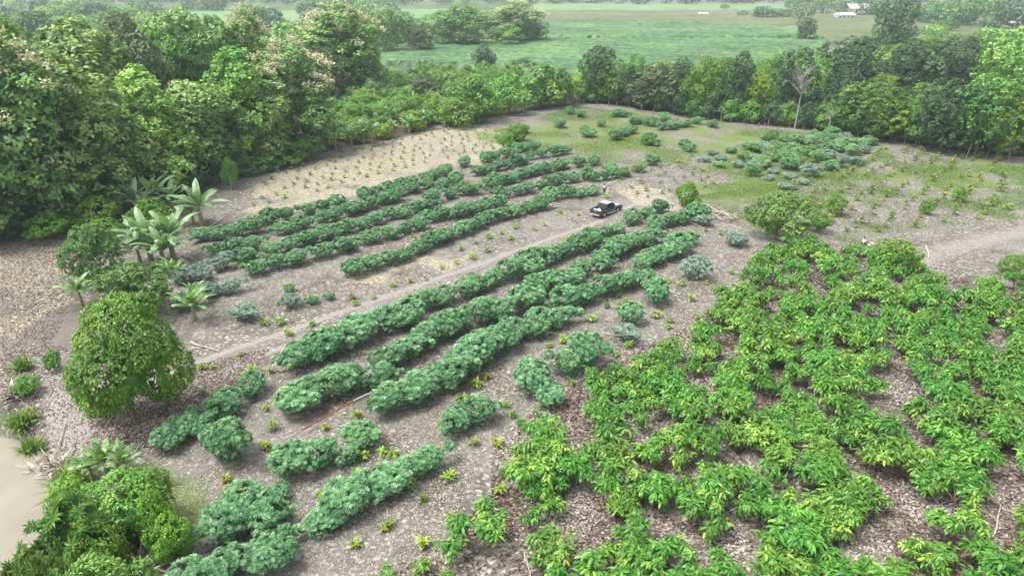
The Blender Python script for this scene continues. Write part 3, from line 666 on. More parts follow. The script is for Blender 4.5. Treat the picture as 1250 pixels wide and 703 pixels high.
# ------------------------------------------------------------------ bananas
def banana_meshes(seed, mat, h=1.6, L=2.5, n=14):
    r = np.random.default_rng(seed); s = GB()
    s.tube([(0, 0, -.15), (.03, 0, h * .5), (0, .03, h)], [.19, .15, .09], 8)
    lv = []
    for k in range(n):
        g = GB(); az = k * 2.4 + r.normal() * .25; el = math.radians(np.clip(88 - k * 5 + r.normal() * 6, 15, 88)); ll = L * r.uniform(.8, 1.1) * (1 if k > 1 else .8)
        pts = []; p = np.array([0, 0, h - .15]); e = el; m = 9
        for q in range(m + 1):
            pts.append(p.copy()); p = p + ll / m * np.array([math.cos(az) * math.cos(e), math.sin(az) * math.cos(e), math.sin(e)]); e -= (.03 + .026 * q) * (1 + .3 * r.random())
        side = np.array([-math.sin(az), math.cos(az), 0]); vs = []; fi = []; fn = []
        wd = [0.03, .05, .19, .25, .27, .27, .26, .22, .14, .02]; t0 = r.random()
        for q in range(m + 1):
            w = wd[q] * L / 2.6; j = r.normal(0, .03)
            vs += [pts[q] + side * w + [0, 0, -.13 * w * 3 + j], pts[q], pts[q] - side * w + [0, 0, -.13 * w * 3 - j]]
        ti = []
        for q in range(m):
            if r.random() < .06 and q > 2: continue
            a = q * 3; fi += [a, a + 1, a + 4, a + 3, a + 1, a + 2, a + 5, a + 4]; fn += [4, 4]; ti += [np.clip(t0 + r.normal(0, .12), 0, 1)] * 2
        g.raw(vs, fi, fn, np.array(ti)); lv.append(g.mesh('banana_leaf', M[mat]))
    return {'stem': s.mesh('banana_stem', M['banana_stem']), 'leaf': lv}
def merge_leaves(seed, mat, **k):
    d = banana_meshes(seed, mat, **k); bmv = GB()
    for me in d['leaf']:
        n = len(me.vertices); co = np.zeros(n * 3, np.float32); me.vertices.foreach_get('co', co)
        fi = np.zeros(len(me.loops), np.int32); me.loops.foreach_get('vertex_index', fi); t = np.zeros(len(me.polygons), np.float32); me.attributes['tint'].data.foreach_get('value', t)
        bmv.raw(co.reshape(-1, 3), fi, [4] * len(me.polygons), t)
    return {'foliage': bmv.mesh('banana_foliage', M[mat]), 'stem': d['stem']}
BP = [banana_meshes(400 + k, 'banana_pale') for k in range(3)]; BG = [banana_meshes(410 + k, 'banana') for k in range(2)]
BF = [merge_leaves(420 + k, 'banana', h=1.8 + .3 * k, L=2.4) for k in range(4)]
bl_ = [(160,262,1.0,'p',"banana plant half hidden behind the rear clump"),(180,272,.9,'p',"front low banana plant of the rear clump"),(202,326,1.0,'p',"drooping banana plant at the front of the front clump"),(172,324,.9,'p',"leftmost low banana plant of the front clump"),(236,272,.8,'p',"short banana plant left of the upright lone one"),(170,268,1.15,'p',"left banana plant of the rear clump by the dark trees"),(192,262,1.2,'p',"tallest banana plant of the rear clump by the dark trees"),(150,270,.9,'p',"low banana plant on the left of the rear clump"),(212,262,1.0,'p',"right banana plant of the rear clump by the dark trees"),
      (247,275,1.25,'p',"upright banana plant standing alone above the cassava rows"),(185,318,1.25,'p',"wide banana plant left in the front clump"),(213,318,1.3,'p',"banana plant with raised pale leaves in the front clump"),
      (200,322,.9,'g',"short green banana plant between the front clump's larger ones"),(84,262,.9,'p',"small banana plant at the foot of the dark trees"),(100,372,.95,'g',"leaning banana plant left of the round mango tree"),(238,392,1.0,'g',"bright young banana plant right of the mango tree"),(240,372,.75,'g',"smaller banana sucker behind the bright one"),
      (132,580,.8,'g',"bright banana plant above the riverbank thicket"),(156,584,.7,'g',"right banana plant above the riverbank thicket"),(215,345,.8,'g',"low banana plant before the front clump"),(110,576,.7,'g',"left banana plant above the riverbank thicket")]
for px, py, s, kd, lab in bl_:
    x, y, _ = P(px, py, 0); s *= 1.45 if kd == 'p' else 1.1; thing('banana_plant', R.choice(BP if kd == 'p' else BG), (x, y, gz(x, y)), R.uniform(0, 6.28), (s, s, s), lab, 'banana plant', 'banana plants on the left')
fb = [(960,153),(938,152),(850,140),(822,136),(548,152),(560,150),(575,148),(690,122),(700,118),(680,124),(665,128),(640,134),(610,140),(655,130),(500,164),(480,168),(520,158),(455,178),(430,182),(410,184),(444,176),(395,184),(492,150),(470,150),(880,148),(1012,160)]
for _ in range(60):
    x_ = R.uniform(425, 690); fb.append((x_, R.uniform(88, 150 - (x_ - 425) * .1)))
ids = sorted(fb)
for k, (px, py) in enumerate(ids):
    x, y, _ = P(px, py, 0); s = R.uniform(.9, 1.3); thing('banana_plant', R.choice(BF), (x, y, gz(x, y)), R.uniform(0, 6.28), (s, s, s * R.uniform(.9, 1.2)), f"{nth(k + 1)} banana plant from the left in the back grove", 'banana plant', 'banana plants of the back grove')

# ------------------------------------------------------------------ trees
def tree_mesh(seed, mat, h, w, z0, nl, nleaf, templ=QUAD, size=.5, trunk=.2, tb=.45, blossom=0, bark='bark', under=.5, tl=.12, flat=.5, cone=0.0, lo=.78):
    """crown from z0 to h, width w, nl lobes"""
    r = np.random.default_rng(seed); lobes = []; cz = (z0 + h) / 2; hz = (h - z0) / 2
    for k in range(nl):
        f = (k + .5) / nl; zc = z0 + (h - z0) * (.2 + .68 * f); e = math.sqrt(max(.05, 1 - ((zc - cz - hz * .05) / hz) ** 2)) * (1 - cone * f)
        a = k * 2.4 + r.normal() * .3; d = w / 2 * e * r.uniform(.35, .68) if k < nl - 1 else 0
        rr = w / 2 * r.uniform(.34, .52)
        lobes.append(((math.cos(a) * d, math.sin(a) * d, zc), (rr, rr * r.uniform(.85, 1.15), min(rr * r.uniform(.7, 1.05), hz * .6))))
    if nl > 7: lobes += [(tuple(np.array(lobes[q][0]) + unit(r.normal(size=(1, 3)))[0] * np.array(lobes[q][1]) * .9), tuple(np.array(lobes[q][1]) * r.uniform(.35, .5))) for q in r.integers(0, nl, nl * 2)]
    lobes = fit(lobes, w, z0, h)
    g = GB(); foliage(g, r, nleaf, lobes, templ, size, lo, under, flat + .25, .42, tl, .5, tb=tb)
    t = GB(); limbs(t, r, trunk, 0, lobes[:nl], z0 + (h - z0) * .55)
    d = {'crown': g.mesh('crown', M[mat]), 'trunk': t.mesh('trunk', M[bark])}
    if blossom:
        q = GB(); lb = [l for l in lobes if l[0][2] > z0 + (h - z0) * .45]
        C = []
        for _ in range(blossom):
            l = lb[r.integers(len(lb))]; dd = unit(r.normal(size=(1, 3)) + [[0, 0, 1.1]])[0]; C.append(np.array(l[0]) + np.array(l[1]) * dd * 1.12 + dd * .5)
        C = np.array(C); m = 34; pp = np.repeat(C, m, 0) + r.normal(size=(len(C) * m, 3)) * np.array([.34, .34, .26])
        q.leaves(QUAD, pp, unit(r.normal(size=pp.shape)), unit(r.normal(size=pp.shape) + [0, 0, 1]), .3, r.random(len(pp))); d['blossom'] = q.mesh('blossom', M['blossom'])
    return d
def recolor(d, mat):
    o = {}
    for k, me in d.items():
        if k == 'crown': me = me.copy(); me.materials[0] = M[mat]
        o[k] = me
    return o
K = {}
K['teak'] = [tree_mesh(500 + k, 'teak', 18, 10, .8, 13, 11000, OVAL, .48, .22, .42, 0, under=.6) for k in range(4)]
K['teak_bloom'] = [tree_mesh(520 + k, 'teak', 18, 10, .8, 13, 11000, OVAL, .48, .22, .42, 120, under=.6) for k in range(2)]
K['teak_light'] = [tree_mesh(530 + k, 'teak_light', 16, 9, .8, 12, 9500, OVAL, .45, .2, .45, 0, under=.6) for k in range(2)]
K['round'] = [tree_mesh(540 + k, 'dark', 11, 9, .8, 11, 6000, QUAD, .42, .2, .45, 0, under=.7) for k in range(4)]
K['dark'] = K['round']; K['mid'] = [recolor(d, 'mid') for d in K['round']]; K['yellow'] = [recolor(d, 'yellowgreen') for d in K['round'][:2]]; K['brownish'] = [recolor(d, 'brownish') for d in K['round'][:2]]
K['light'] = [recolor(d, 'teak_light') for d in K['round'][1:]]
K['shrub'] = [tree_mesh(560 + k, 'cacao', 4.5, 5, .3, 7, 1700, LONG, .52, .12, .42, 0, under=.6) for k in range(4)]
K['shrub_yellow'] = [recolor(d, 'yellowgreen') for d in K['shrub']]; K['shrub_mid'] = [recolor(d, 'mid') for d in K['shrub']]; K['shrub_dark'] = [recolor(d, 'dark') for d in K['shrub']]
DIM = {'teak': (18, 10), 'teak_bloom': (18, 10), 'teak_light': (16, 9), 'shrub': (4.5, 5), 'shrub_yellow': (4.5, 5), 'shrub_mid': (4.5, 5), 'shrub_dark': (4.5, 5)}
def tree_px(kind, cx, by, ty, w, lab, group, name=None, cat='tree'):
    x, y, _ = P(cx, by); d0 = depth(x, y)
    lo_, hi_ = 0.5, 60
    for _ in range(40):
        m_ = (lo_ + hi_) / 2
        if proj(x, y, m_)[1] > ty: lo_ = m_
        else: hi_ = m_
    hh = lo_; ww = w * depth(x, y, hh * .6) / F
    x *= depth(x, y, hh * .6) / depth(x, y)
    dh, dw = DIM.get(kind, (11, 9)); sx_ = ww / dw * R.uniform(.95, 1.05)
    nm = name or ('teak_tree' if 'teak' in kind else 'shrub' if 'shrub' in kind else 'tree')
    return thing(nm, R.choice(K[kind]), (x, y, gz(x, y)), R.uniform(0, 6.28), (sx_, sx_, hh / dh), lab, cat, group)
GL = 'teak and other trees of the wood on the left'
main_left = [
 ('teak_bloom',12,278,22,150,"tall teak with cream flower sprays at the left edge of the wood"),
 ('teak',72,268,62,125,"front teak with large mid-green leaves right of the edge tree"),
 ('teak_bloom',-45,290,50,150,"teak cut off by the left edge of the photo, lowest front one"),
 ('teak',128,252,108,100,"short front teak above the first banana clump"),
 ('teak_light',178,236,80,100,"yellow-green front teak above the banana clump"),
 ('teak',232,222,98,95,"leafy front teak behind the banana clump"),
 ('teak_light',292,203,56,85,"pale green teak standing left of the flowering one"),
 ('teak_bloom',352,190,52,100,"teak with the largest cream flower sprays at the corner of the straw plot"),
 ('teak',265,212,105,70,"low leafy teak in the front row behind the sapling by itself"),
 ('teak',320,200,100,70,"low dark teak under the flowering corner teak"),
 ('teak',95,225,24,125,"second-row teak in the middle of the left wood"),
 ('brownish',152,205,18,110,"brownish-crowned tree rising at the back of the left wood"),
 ('teak',230,180,8,95,"dark tall teak rising behind the pale green one"),
 ('teak_light',205,190,35,60,"slender light teak between the brownish tree and the dark tall one"),
 ('teak_bloom',305,155,8,70,"tall dark teak with few flowers behind the flowering corner teak"),
 ('teak',265,160,18,70,"dark teak between the two tall rear ones"),
 ('teak_bloom',413,115,3,100,"broad round teak with cream flowers at the right end of the wood"),
 ('teak_light',435,112,25,70,"lighter teak leaning against the broad round one"),
 ('brownish',395,128,60,60,"low dusky tree in front of the broad round teak"),
 ('mid',372,150,75,50,"mid-green tree filling the gap before the broad round teak"),
 ('mid',40,200,45,100,"mid-green tree behind the edge teak"),
 ('dark',120,175,40,90,"dark tree deep in the left wood"),
 ('teak',0,210,8,120,"tall teak at the top left corner of the photo"),
]
for kd, cx, by, ty, w, lab in main_left: tree_px(kd, cx, by, ty, w, lab, GL)
fill = []
for _ in range(900):
    px, py = R.uniform(-140, 400), R.uniform(100, 235)
    lim = 245 - max(0, px) * .22
    if py > lim - 18: continue
    x, y, _z = P(px, py)
    if all((x - a) ** 2 + (y - b_) ** 2 > 11 ** 2 for a, b_ in fill): fill.append((x, y))
    if len(fill) > 42: break
fill.sort(key=lambda p: proj(*p)[0])
for k, (x, y) in enumerate(fill):
    kd = R.choice(['teak', 'teak', 'mid', 'teak_light', 'round', 'teak']); s = R.uniform(.55, .78); d = R.choice(K[kd])
    if kd in ('mid', 'round'): s *= 1.3
    thing('tree', d, (x, y, 0), R.uniform(0, 6.28), (s, s, s), f"inner tree of the left wood, {nth(k + 1)} from the left", 'tree', 'inner trees of the left wood')
for k, (px, py, ty, w, kd) in enumerate([(25,285,250,60,'shrub_dark'),(-10,292,245,60,'shrub_dark'),(70,272,235,60,'shrub_mid'),(110,262,225,55,'shrub_dark'),(150,248,212,50,'shrub_dark'),(300,212,188,50,'shrub_mid'),(335,205,180,55,'shrub_mid'),(370,196,168,55,'shrub'),(262,222,195,45,'shrub_dark'),(222,236,205,50,'shrub_dark'),(190,244,210,45,'shrub_dark')]):
    tree_px(kd, px, py, ty, w, f"undergrowth shrub at the foot of the wood, {['at the far left','cut by the left edge','under the front teak','under the short teak','above the low banana','under the pale teak','under the corner teak','at the corner of the straw plot','left of the lone sapling tree','behind the upright banana','behind the tallest banana'][k]}", 'undergrowth shrubs')
# fruit trees and shrubs on the left
mango = {}
def mango_mesh(seed, n, size, w, h, z0, mat='mango', nl=16, tr=.16):
    d = tree_mesh(seed, mat, h, w, z0, nl, n, OVAL, size, tr, .42, 0, under=.85, tl=.13, lo=.8); return d
K['mango'] = [mango_mesh(604, 26000, .21, 8.6, 6.6, .45, nl=9, tr=.15)]; DIM['mango'] = (6.6, 8.6)
K['citrus'] = [mango_mesh(610 + k, 7000, .21, 5, 4, .5, 'mango', 11, .1) for k in range(3)]; DIM['citrus'] = (4, 5)
K['citrus_dark'] = [recolor(d, 'mid') for d in K['citrus']]; DIM['citrus_dark'] = (4, 5)
K['citrus_yellow'] = [recolor(d, 'yellowgreen') for d in K['citrus']]; DIM['citrus_yellow'] = (4, 5)
LT = 'small fruit trees on the left bank'
for kd, cx, by, ty, w, lab in [
 ('mango',143,512,368,140,"large round bright green mango tree beside the river"),
 ('citrus_dark',166,386,322,92,"fruit tree just behind the large round mango tree"),
 ('citrus_dark',104,345,276,76,"dense dark fruit tree beside the bare ground"),
 ('citrus',58,292,260,55,"low fruit tree in front of the dark wood on the left"),
 ('citrus',118,282,240,52,"fruit tree behind the dense dark one"),
 ('citrus_yellow',183,284,242,55,"yellowish fruit tree among the rear bananas"),
 ('citrus',128,305,266,50,"small fruit tree right of the dense dark one"),
 ('citrus_dark',952,292,234,74,"spreading dark and yellow tree beside the dirt road junction"),
 ('citrus_yellow',1096,332,292,54,"bright yellow-green tree beside the white horse"),
 ('citrus_yellow',1012,172,120,0.1,None)]:
    if lab: tree_px(kd, cx, by, ty, w, lab, LT, 'mango_tree' if kd == 'mango' else 'fruit_tree')
# thin lone trees
for cx, by, ty, w, lab in [(280,232,193,20,"thin young tree with a small tuft at the edge of the wood"),(840,262,222,30,"small round leafy tree beside the grey plot"),(944,175,158,18,"little dark tree before the hedge"),(62,452,428,20,"tuft of bright leaves above the river bank"),(30,478,456,30,"bushy shrub on the river bank top"),(1132,262,244,16,"lone bright shrub in the right-hand plot"),(1172,246,228,20,"leafy green shrub in the upper right plot"),(1022,262,236,26,"round shrub before the road in the right plot"),(1000,282,258,30,"shrub behind the first cacao trees"),(1240,338,312,40,"dark cacao shrub at the right edge by the bare soil"),(790,178,166,18,"dark shrub on the back grass"),(632,172,150,26,"olive shrub in the straw plot corner"),(618,182,164,22,"second olive shrub in the straw plot corner")]:
    tree_px('citrus' if 'dark' not in lab else 'citrus', cx, by, ty, w, lab, 'lone shrubs in the field', 'shrub', 'shrub')
# middle belt
for kd, cx, by, ty, w, lab in [('shrub',582,148,92,62,"large glossy shrub mass in the middle belt"),('shrub',620,140,90,50,"glossy shrub right of the middle mass"),('shrub',660,132,78,62,"tall glossy shrub near the corner of the field"),('shrub_mid',690,128,92,34,"shrub at the far corner of the field"),('shrub_dark',592,90,55,34,"dark round tree standing before the cane"),('brownish',520,128,92,46,"dusky round shrub amid the bananas"),('shrub_dark',640,88,72,40,"low dark shrub before the cane"),('shrub',560,155,120,50,"leafy shrub at the field edge before the middle mass")]:
    tree_px(kd, cx, by, ty, w, lab, 'middle belt shrubs')
mb = PP([(400, 183), (470, 171), (540, 152), (590, 142), (640, 88), (560, 92), (480, 95), (440, 112), (395, 140)]); fill = []
for _ in range(3000):
    px, py = R.uniform(390, 690), R.uniform(86, 184); x, y, _z = P(px, py)
    if inpoly([x], [y], mb)[0] and all((x - a) ** 2 + (y - b_) ** 2 > 3.9 ** 2 for a, b_ in fill): fill.append((x, y))
fill.sort(key=lambda p: proj(*p)[0]); print('MID', len(fill))
for k, (x, y) in enumerate(fill[:150]):
    s = R.uniform(.8, 1.1); kd = R.choice(['shrub', 'shrub', 'shrub', 'shrub_mid', 'shrub_yellow'])
    thing('shrub', R.choice(K[kd]), (x, y, 0), R.uniform(0, 6.28), (s, s, s * R.uniform(.7, 1.1)), f"glossy shrub of the middle belt, {nth(k + 1)} from the left", 'shrub', 'shrubs of the middle belt')
# right-hand hedge
GR = 'trees of the right-hand hedge'
for kd, cx, by, ty, w, lab in [
 ('dark',730,124,56,52,"tall dark tree at the left end of the right-hand hedge"),('mid',752,127,72,50,"mid-green tree second in the right-hand hedge"),('brownish',800,132,76,78,"wide dusky olive tree in the hedge"),('mid',778,128,66,30,"narrow tree behind the dusky olive one"),
 ('dark',833,134,70,34,"narrow dark tree right of the dusky olive one"),('yellow',862,140,68,48,"bright yellow-green tree between two dark ones"),('dark',902,145,62,44,"columnar dark tree in the middle of the hedge"),('yellow',930,148,84,34,"yellow-green vine-covered tree right of the columnar one"),
 ('dark',970,141,58,62,"dark tree behind the bare white tree"),('dark',1028,156,80,46,"tall dark tree right of the little bare tree"),('dark',1040,120,44,82,"big rounded dark tree in the second rank"),('mid',1070,168,100,90,"broad mid-green tree low in the hedge"),
 ('yellow',1095,172,118,70,"yellow-green tree low in the hedge"),('dark',1120,128,48,78,"broad dark tree in the second rank right of the rounded one"),('dark',1172,128,46,90,"wide dark tree top right of the second rank"),('dark',1160,186,96,76,"very dark tree at the front right of the hedge"),
 ('mid',1205,190,92,80,"mid-green tree at the front right of the hedge"),('yellow',1245,195,108,64,"yellow-green tree cut by the right edge of the photo"),('light',1238,140,34,90,"tall pale green tree at the right edge"),('mid',1130,178,122,56,"shadowy mid-green tree before the dark front one"),
 ('dark',1092,72,-4,52,"tall dark tree standing high in the background right of the house"),('light',990,125,70,50,"light green tree behind the hedge"),('yellow',1000,110,62,44,"yellow-green crown in the second rank"),('light',1072,104,62,50,"pale crown between the two second-rank dark trees"),
 ('brownish',985,52,22,30,"sparse thin tree before the pale fields"),('mid',885,92,70,40,"low tree behind the yellow-green one")]:
    tree_px(kd, cx, by, ty, w, lab, GR)
back = PP([(705, 126), (850, 140), (1000, 150), (1180, 172), (1420, 190), (1420, 62), (1060, 66), (1000, 92), (860, 100), (720, 98)]); fill = []
for _ in range(4000):
    px, py = R.uniform(700, 1400), R.uniform(64, 185); x, y, _z = P(px, py)
    if inpoly([x], [y], back)[0] and all((x - a) ** 2 + (y - b_) ** 2 > 8 ** 2 for a, b_ in fill): fill.append((x, y))
fill.sort(key=lambda p: proj(*p)[0]); print('HEDGE', len(fill))
for k, (x, y) in enumerate(fill[:170]):
    s = R.uniform(.5, .8); kd = R.choice(['dark', 'mid', 'mid', 'light', 'yellow', 'dark'])
    thing('tree', R.choice(K[kd]), (x, y, 0), R.uniform(0, 6.28), (s * 1.1, s * 1.1, s), f"inner tree of the right hedge, {nth(k + 1)} from the left", 'tree', 'inner trees of the right-hand hedge')
edge = [(720 + k * 22 + R.uniform(-4, 4)) for k in range(26)]
ex = [0, 705, 750, 850, 1000, 1100, 1180, 1400]; ey = [287, 127, 128, 146, 160, 173, 186, 205]
for k, px in enumerate(edge):
    py = float(np.interp(px, ex, ey)) - 3; h = R.uniform(22, 42); tree_px(R.choice(['shrub_mid', 'shrub_dark', 'shrub']), px, py, py - h, R.uniform(24, 36), f"low bush under the right-hand hedge, {nth(k + 1)} from the left", 'low bushes along the right-hand hedge')
# far trees: simple crowns
def far_mesh(seed, mat, n=420):
    r = np.random.default_rng(seed); lobes = []
    for k in range(6):
        a = r.uniform(0, 6.28); d = r.uniform(.2, .5); rr = r.uniform(.3, .48); lobes.append(((math.cos(a) * d * .9, math.sin(a) * d * .9, r.uniform(.35, .8)), (rr, rr, rr * .6)))
    g = GB(); foliage(g, r, n, lobes, QUAD, .15, .8, .6, .5, .5, .15, .4, tuft=0); g.tube([(0, 0, -.02), (0, 0, .5)], [.03, .02], 5, .5, 1)
    return {None: g.mesh('far_tree', [M[mat], M['bark']])}
FT = {m: [far_mesh(700 + k, m) for k in range(3)] for m in ('dark', 'mid', 'teak_light')}
def far(px, py, h, w, lab, group, mt=None):
    x, y, _ = P(px, py); thing('far_tree', R.choice(FT[mt or R.choice(['dark', 'mid', 'mid'])]), (x, y, 0), R.uniform(0, 6.28), (w, w, h), lab, 'tree', group)
fk = []
for px, py, ty, w, kd, lab in [(565,58,4,62,'teak',"dark teak left of the pair before the cane field"),(632,54,3,64,'teak_bloom',"round teak at the corner of the cane field"),(600,50,12,46,'teak',"teak between the pair at the cane field corner"),(535,58,14,44,'light',"light feathery tree left of the pair before the cane"),(498,62,15,44,'mid',"bamboo-like mid-green clump behind the broad teak"),(470,68,12,50,'mid',"tree right behind the broad round teak"),(515,66,30,40,'brownish',"low olive tree in the row before the cane"),
                               (620,58,30,40,'teak_light',"lower teak in front of the round one at the cane corner"),(655,52,26,34,'mid',"last tree of the row at the cane field corner"),(450,55,12,40,'mid',"tree seen between the broad teak and the row before the cane")]:
    tree_px(kd, px, py, ty, w, lab, 'row of trees before the cane field')
for px, py, h, w in [(935,23,9,17),(955,22,8,12),(925,22,7,9),(978,25,13,13),(1004,18,15,14),(1022,17,12,18),(1062,20,12,16),(1075,24,14,14),(1120,28,12,14),(1140,30,15,16),(1150,24,16,18),(1165,33,16,17),(1180,32,18,20),(1190,26,20,20),(1205,18,20,24),(1225,30,12,14),(1150,40,8,12),(1212,36,8,10),(1248,38,20,20),(885,12,6,8),(970,14,12,14),(1100,20,14,14),(905,20,5,8),(1110,48,6,10),(1050,10,14,20)]: fk.append((px, py, h, w))
fk.sort()
for k, (px, py, h, w) in enumerate(fk): far(px, py, h, w, f"distant tree near the white farmhouse, {nth(k + 1)} from the left", 'distant trees round the farmhouse')
fk = [(-40 + k * 13.5 + R.uniform(-5, 5), R.uniform(4.5, 6.5) if k % 2 else R.uniform(1, 4)) for k in range(104)]
fk.sort()
for k, (px, py) in enumerate(fk): far(px, py, R.uniform(9, 16), R.uniform(12, 26), f"tree of the farthest hazy line, {nth(k + 1)} from the left", 'farthest hazy tree line')
fk = [(R.uniform(-40, 480), R.uniform(12, 62)) for k in range(74)]; fk.sort()
for k, (px, py) in enumerate(fk): far(px, py, R.uniform(9, 17), R.uniform(10, 20), f"hazy tree behind the left wood, {nth(k + 1)} from the left", 'hazy trees behind the left wood', R.choice(['dark', 'mid', 'teak_light']))
fk = [(R.uniform(1060, 1330), R.uniform(46, 66)) for k in range(24)]; fk.sort()
for k, (px, py) in enumerate(fk): far(px, py, R.uniform(4, 9), R.uniform(7, 12), f"bushy tree behind the right-hand hedge, {nth(k + 1)} from the left", 'bushy trees behind the right-hand hedge', R.choice(['dark', 'mid', 'teak_light']))

# bare trees
M['whitewood'] = plain('white_wood', (.34, .32, .29), .9, .2)
def bare(seed, h, spread, n, rad):
    r = np.random.default_rng(seed); g = GB(); tr = [Vector((0, 0, -.2)), Vector((.1, 0, h * .35)), Vector((.2, .1, h * .7)), Vector((.1, 0, h))]
    g.tube(tr, [rad, rad * .8, rad * .5, rad * .15], 6); b2 = GB()
    for k in range(n):
        f = r.uniform(.3, .95); a = tr[1].lerp(tr[3], f); az = r.uniform(0, 6.28); L = spread * (1.1 - f * .6) * r.uniform(.6, 1.1)
        m_ = a + Vector((math.cos(az) * L * .5, math.sin(az) * L * .5, L * .5)); e = a + Vector((math.cos(az + .3) * L, math.sin(az + .3) * L, L * 1.0))
        b2.tube([a, m_, e], [rad * .35, rad * .2, rad * .06], 5, .5, 0, False)
        for q in range(4):
            s0 = m_.lerp(e, r.uniform(0, .9)); b2.tube([s0, s0 + Vector((r.normal(), r.normal(), .6 + abs(r.normal()) * .5)) * L * .22], [rad * .12, rad * .04], 4, .5, 0, False)
    return {'trunk': g.mesh('bare_trunk', M['whitewood']), 'branches': b2.mesh('bare_branches', M['whitewood'])}
x, y, _ = P(970, 157); thing('bare_tree', bare(1, 12, 4.2, 40, .17), (x, y, 0), 0, (1, 1, 1), "tall leafless whitish tree in front of the dark hedge", 'bare tree')
x, y, _ = P(1010, 163); thing('bare_tree', bare(2, 4.6, 1.8, 12, .2), (x, y, 0), 0, (1, 1, 1), "short stubby pale tree with cropped branches beside the hedge", 'bare tree')
x, y, _ = P(852, 92); thing('bare_tree', bare(3, 8, 4, 18, .12), (x, y, 0), 0, (1, 1, 1), "thin leafless tree standing against the cane field", 'bare tree')
# ------------------------------------------------------------------ riverbank thicket (bottom left)
K['thick'] = [tree_mesh(800 + k, 'fern', 4.2, 5, .2, 9, 6500, LONG, .28, .1, .5, 0, under=.8) for k in range(2)]; DIM['thick'] = (4.2, 5)
K['palmate'] = [tree_mesh(810, 'dark', 4.6, 5, .3, 9, 1500, PALM, .5, .12, .55, 0, under=.8)]; DIM['palmate'] = (4.6, 5)
K['vine'] = [recolor(d, 'mango') for d in K['thick']]; DIM['vine'] = (4.2, 5)
K['palmate'] = [recolor(K['palmate'][0], 'mid')]
for kd, cx, by, ty, w, lab in [('palmate',78,705,592,110,"dark tree with hand-shaped leaves overhanging the brown water"),('palmate',52,800,660,90,"dark hand-leaved shrub at the bottom left edge over the water"),
    ('thick',148,655,578,100,"feathery light green bush at the top of the riverbank thicket"),('vine',205,682,628,58,"yellow-green leafy bush on the right side of the riverbank thicket"),('vine',186,668,598,50,"small leafy bush between the feathery bush and the yellow-green one"),('vine',108,700,618,80,"bright bush in the middle of the riverbank thicket"),('thick',120,790,690,120,"feathery bush at the bottom edge under the thicket"),('vine',80,626,560,70,"leafy bush at the upper left of the riverbank thicket"),('thick',175,640,572,70,"small feathery bush below the bright bananas")]:
    tree_px(kd, cx, by, ty, w, lab, 'bushes of the riverbank thicket', 'thicket_bush', 'bush')
def spiky(seed, n, L, mat, el=(.5, 1.4)):
    r = np.random.default_rng(seed); g = GB()
    az = r.uniform(0, 6.28, n); e = r.uniform(*el, n); u = np.stack([np.cos(az) * np.cos(e), np.sin(az) * np.cos(e), np.sin(e)], 1)
    p = np.stack([r.normal(0, .25, n), r.normal(0, .25, n), np.zeros(n)], 1)
    g.leaves(BLADE, p, u, unit(np.cross(np.cross(u, [0, 0, 1.]), u) + r.normal(size=(n, 3)) * .1), L * r.uniform(.6, 1.1, n), r.random(n)); return {None: g.mesh('spiky', M[mat])}
SG = [spiky(k, 110, 1.6, 'grass') for k in range(2)]; SDY = [spiky(10 + k, 120, 1.3, 'straw', (.1, 1.2)) for k in range(2)]
for k, (px, py, s, dry, lab) in enumerate([(85,575,1.5,0,"tall green reed tuft at the top of the thicket"),(182,596,1.2,0,"green reed tuft right of the bananas"),(22,500,1.2,0,"reed tuft hanging over the bank on the left"),(40,540,1.3,1,"dry straw tuft at the water's edge"),(62,545,1.2,1,"dry reed tuft below the grey bank"),(18,478,1.1,1,"dry grass tuft at the left edge"),(152,668,1.5,1,"dead brown grass heap inside the thicket"),(160,700,1.4,1,"dry grass heap at the bottom edge"),(28,450,.9,0,"small grass tuft by the left edge"),(30,520,1.0,0,"green tuft leaning over the water"),(92,606,1.1,0,"low reed tuft over the water"),(8,540,1.0,1,"dry tuft in the lower left water")]):
    x, y, _ = P(px, py, 0); thing('grass_tuft', R.choice(SDY if dry else SG), (x, y, gz(x, y)), R.uniform(0, 6.28), (s, s, s), lab, 'grass tuft')
# ------------------------------------------------------------------ ground litter, weeds
def stuff(name, mesh, label, cat): tag(link(name, mesh), label, cat, kind='stuff')
def flat_leaves(n, poly, size, mat, name, templ, label, cat, lift=.03, tilt=.35, up=False, dens=None, tint=None):
    r = np.random.default_rng(len(name) + n); xs = [p[0] for p in poly]; ys = [p[1] for p in poly]; px = []; py = []
    tot = 0
    while tot < n:
        x = r.uniform(min(xs), max(xs), n * 2); y = r.uniform(min(ys), max(ys), n * 2)
        ok = inpoly(x, y, poly)
        if dens is not None: ok &= r.random(len(x)) < dens(x, y)
        pr = 625 + F * x / (y * cp + H * sp_); ok &= (pr > -60) & (pr < 1310)
        x = x[ok]; y = y[ok]; px.append(x); py.append(y); tot += len(x)
    x = np.concatenate(px)[:n]; y = np.concatenate(py)[:n]; z = ground_z(x, y) + lift
    az = r.uniform(0, 6.28, n); 
    if up:
        e = r.uniform(.6, 1.4, n); u = np.stack([np.cos(az) * np.cos(e), np.sin(az) * np.cos(e), np.sin(e)], 1); nn = unit(r.normal(size=(n, 3)))
    else:
        u = np.stack([np.cos(az), np.sin(az), r.normal(0, .15, n)], 1); nn = unit(r.normal(size=(n, 3)) * tilt + [0, 0, 1])
    g = GB(); g.leaves(templ, np.stack([x, y, z], 1), u, nn, size * r.uniform(.6, 1.3, n), np.clip(r.random(n) if tint is None else tint(x, y, r), 0, 1)); stuff(name, g.mesh(name, M[mat]), label, cat)
lp = PP([(450, 720), (540, 660), (600, 600), (600, 540), (700, 470), (780, 430), (840, 400), (905, 350), (950, 300), (1130, 330), (1280, 360), (1300, 760), (450, 760)])
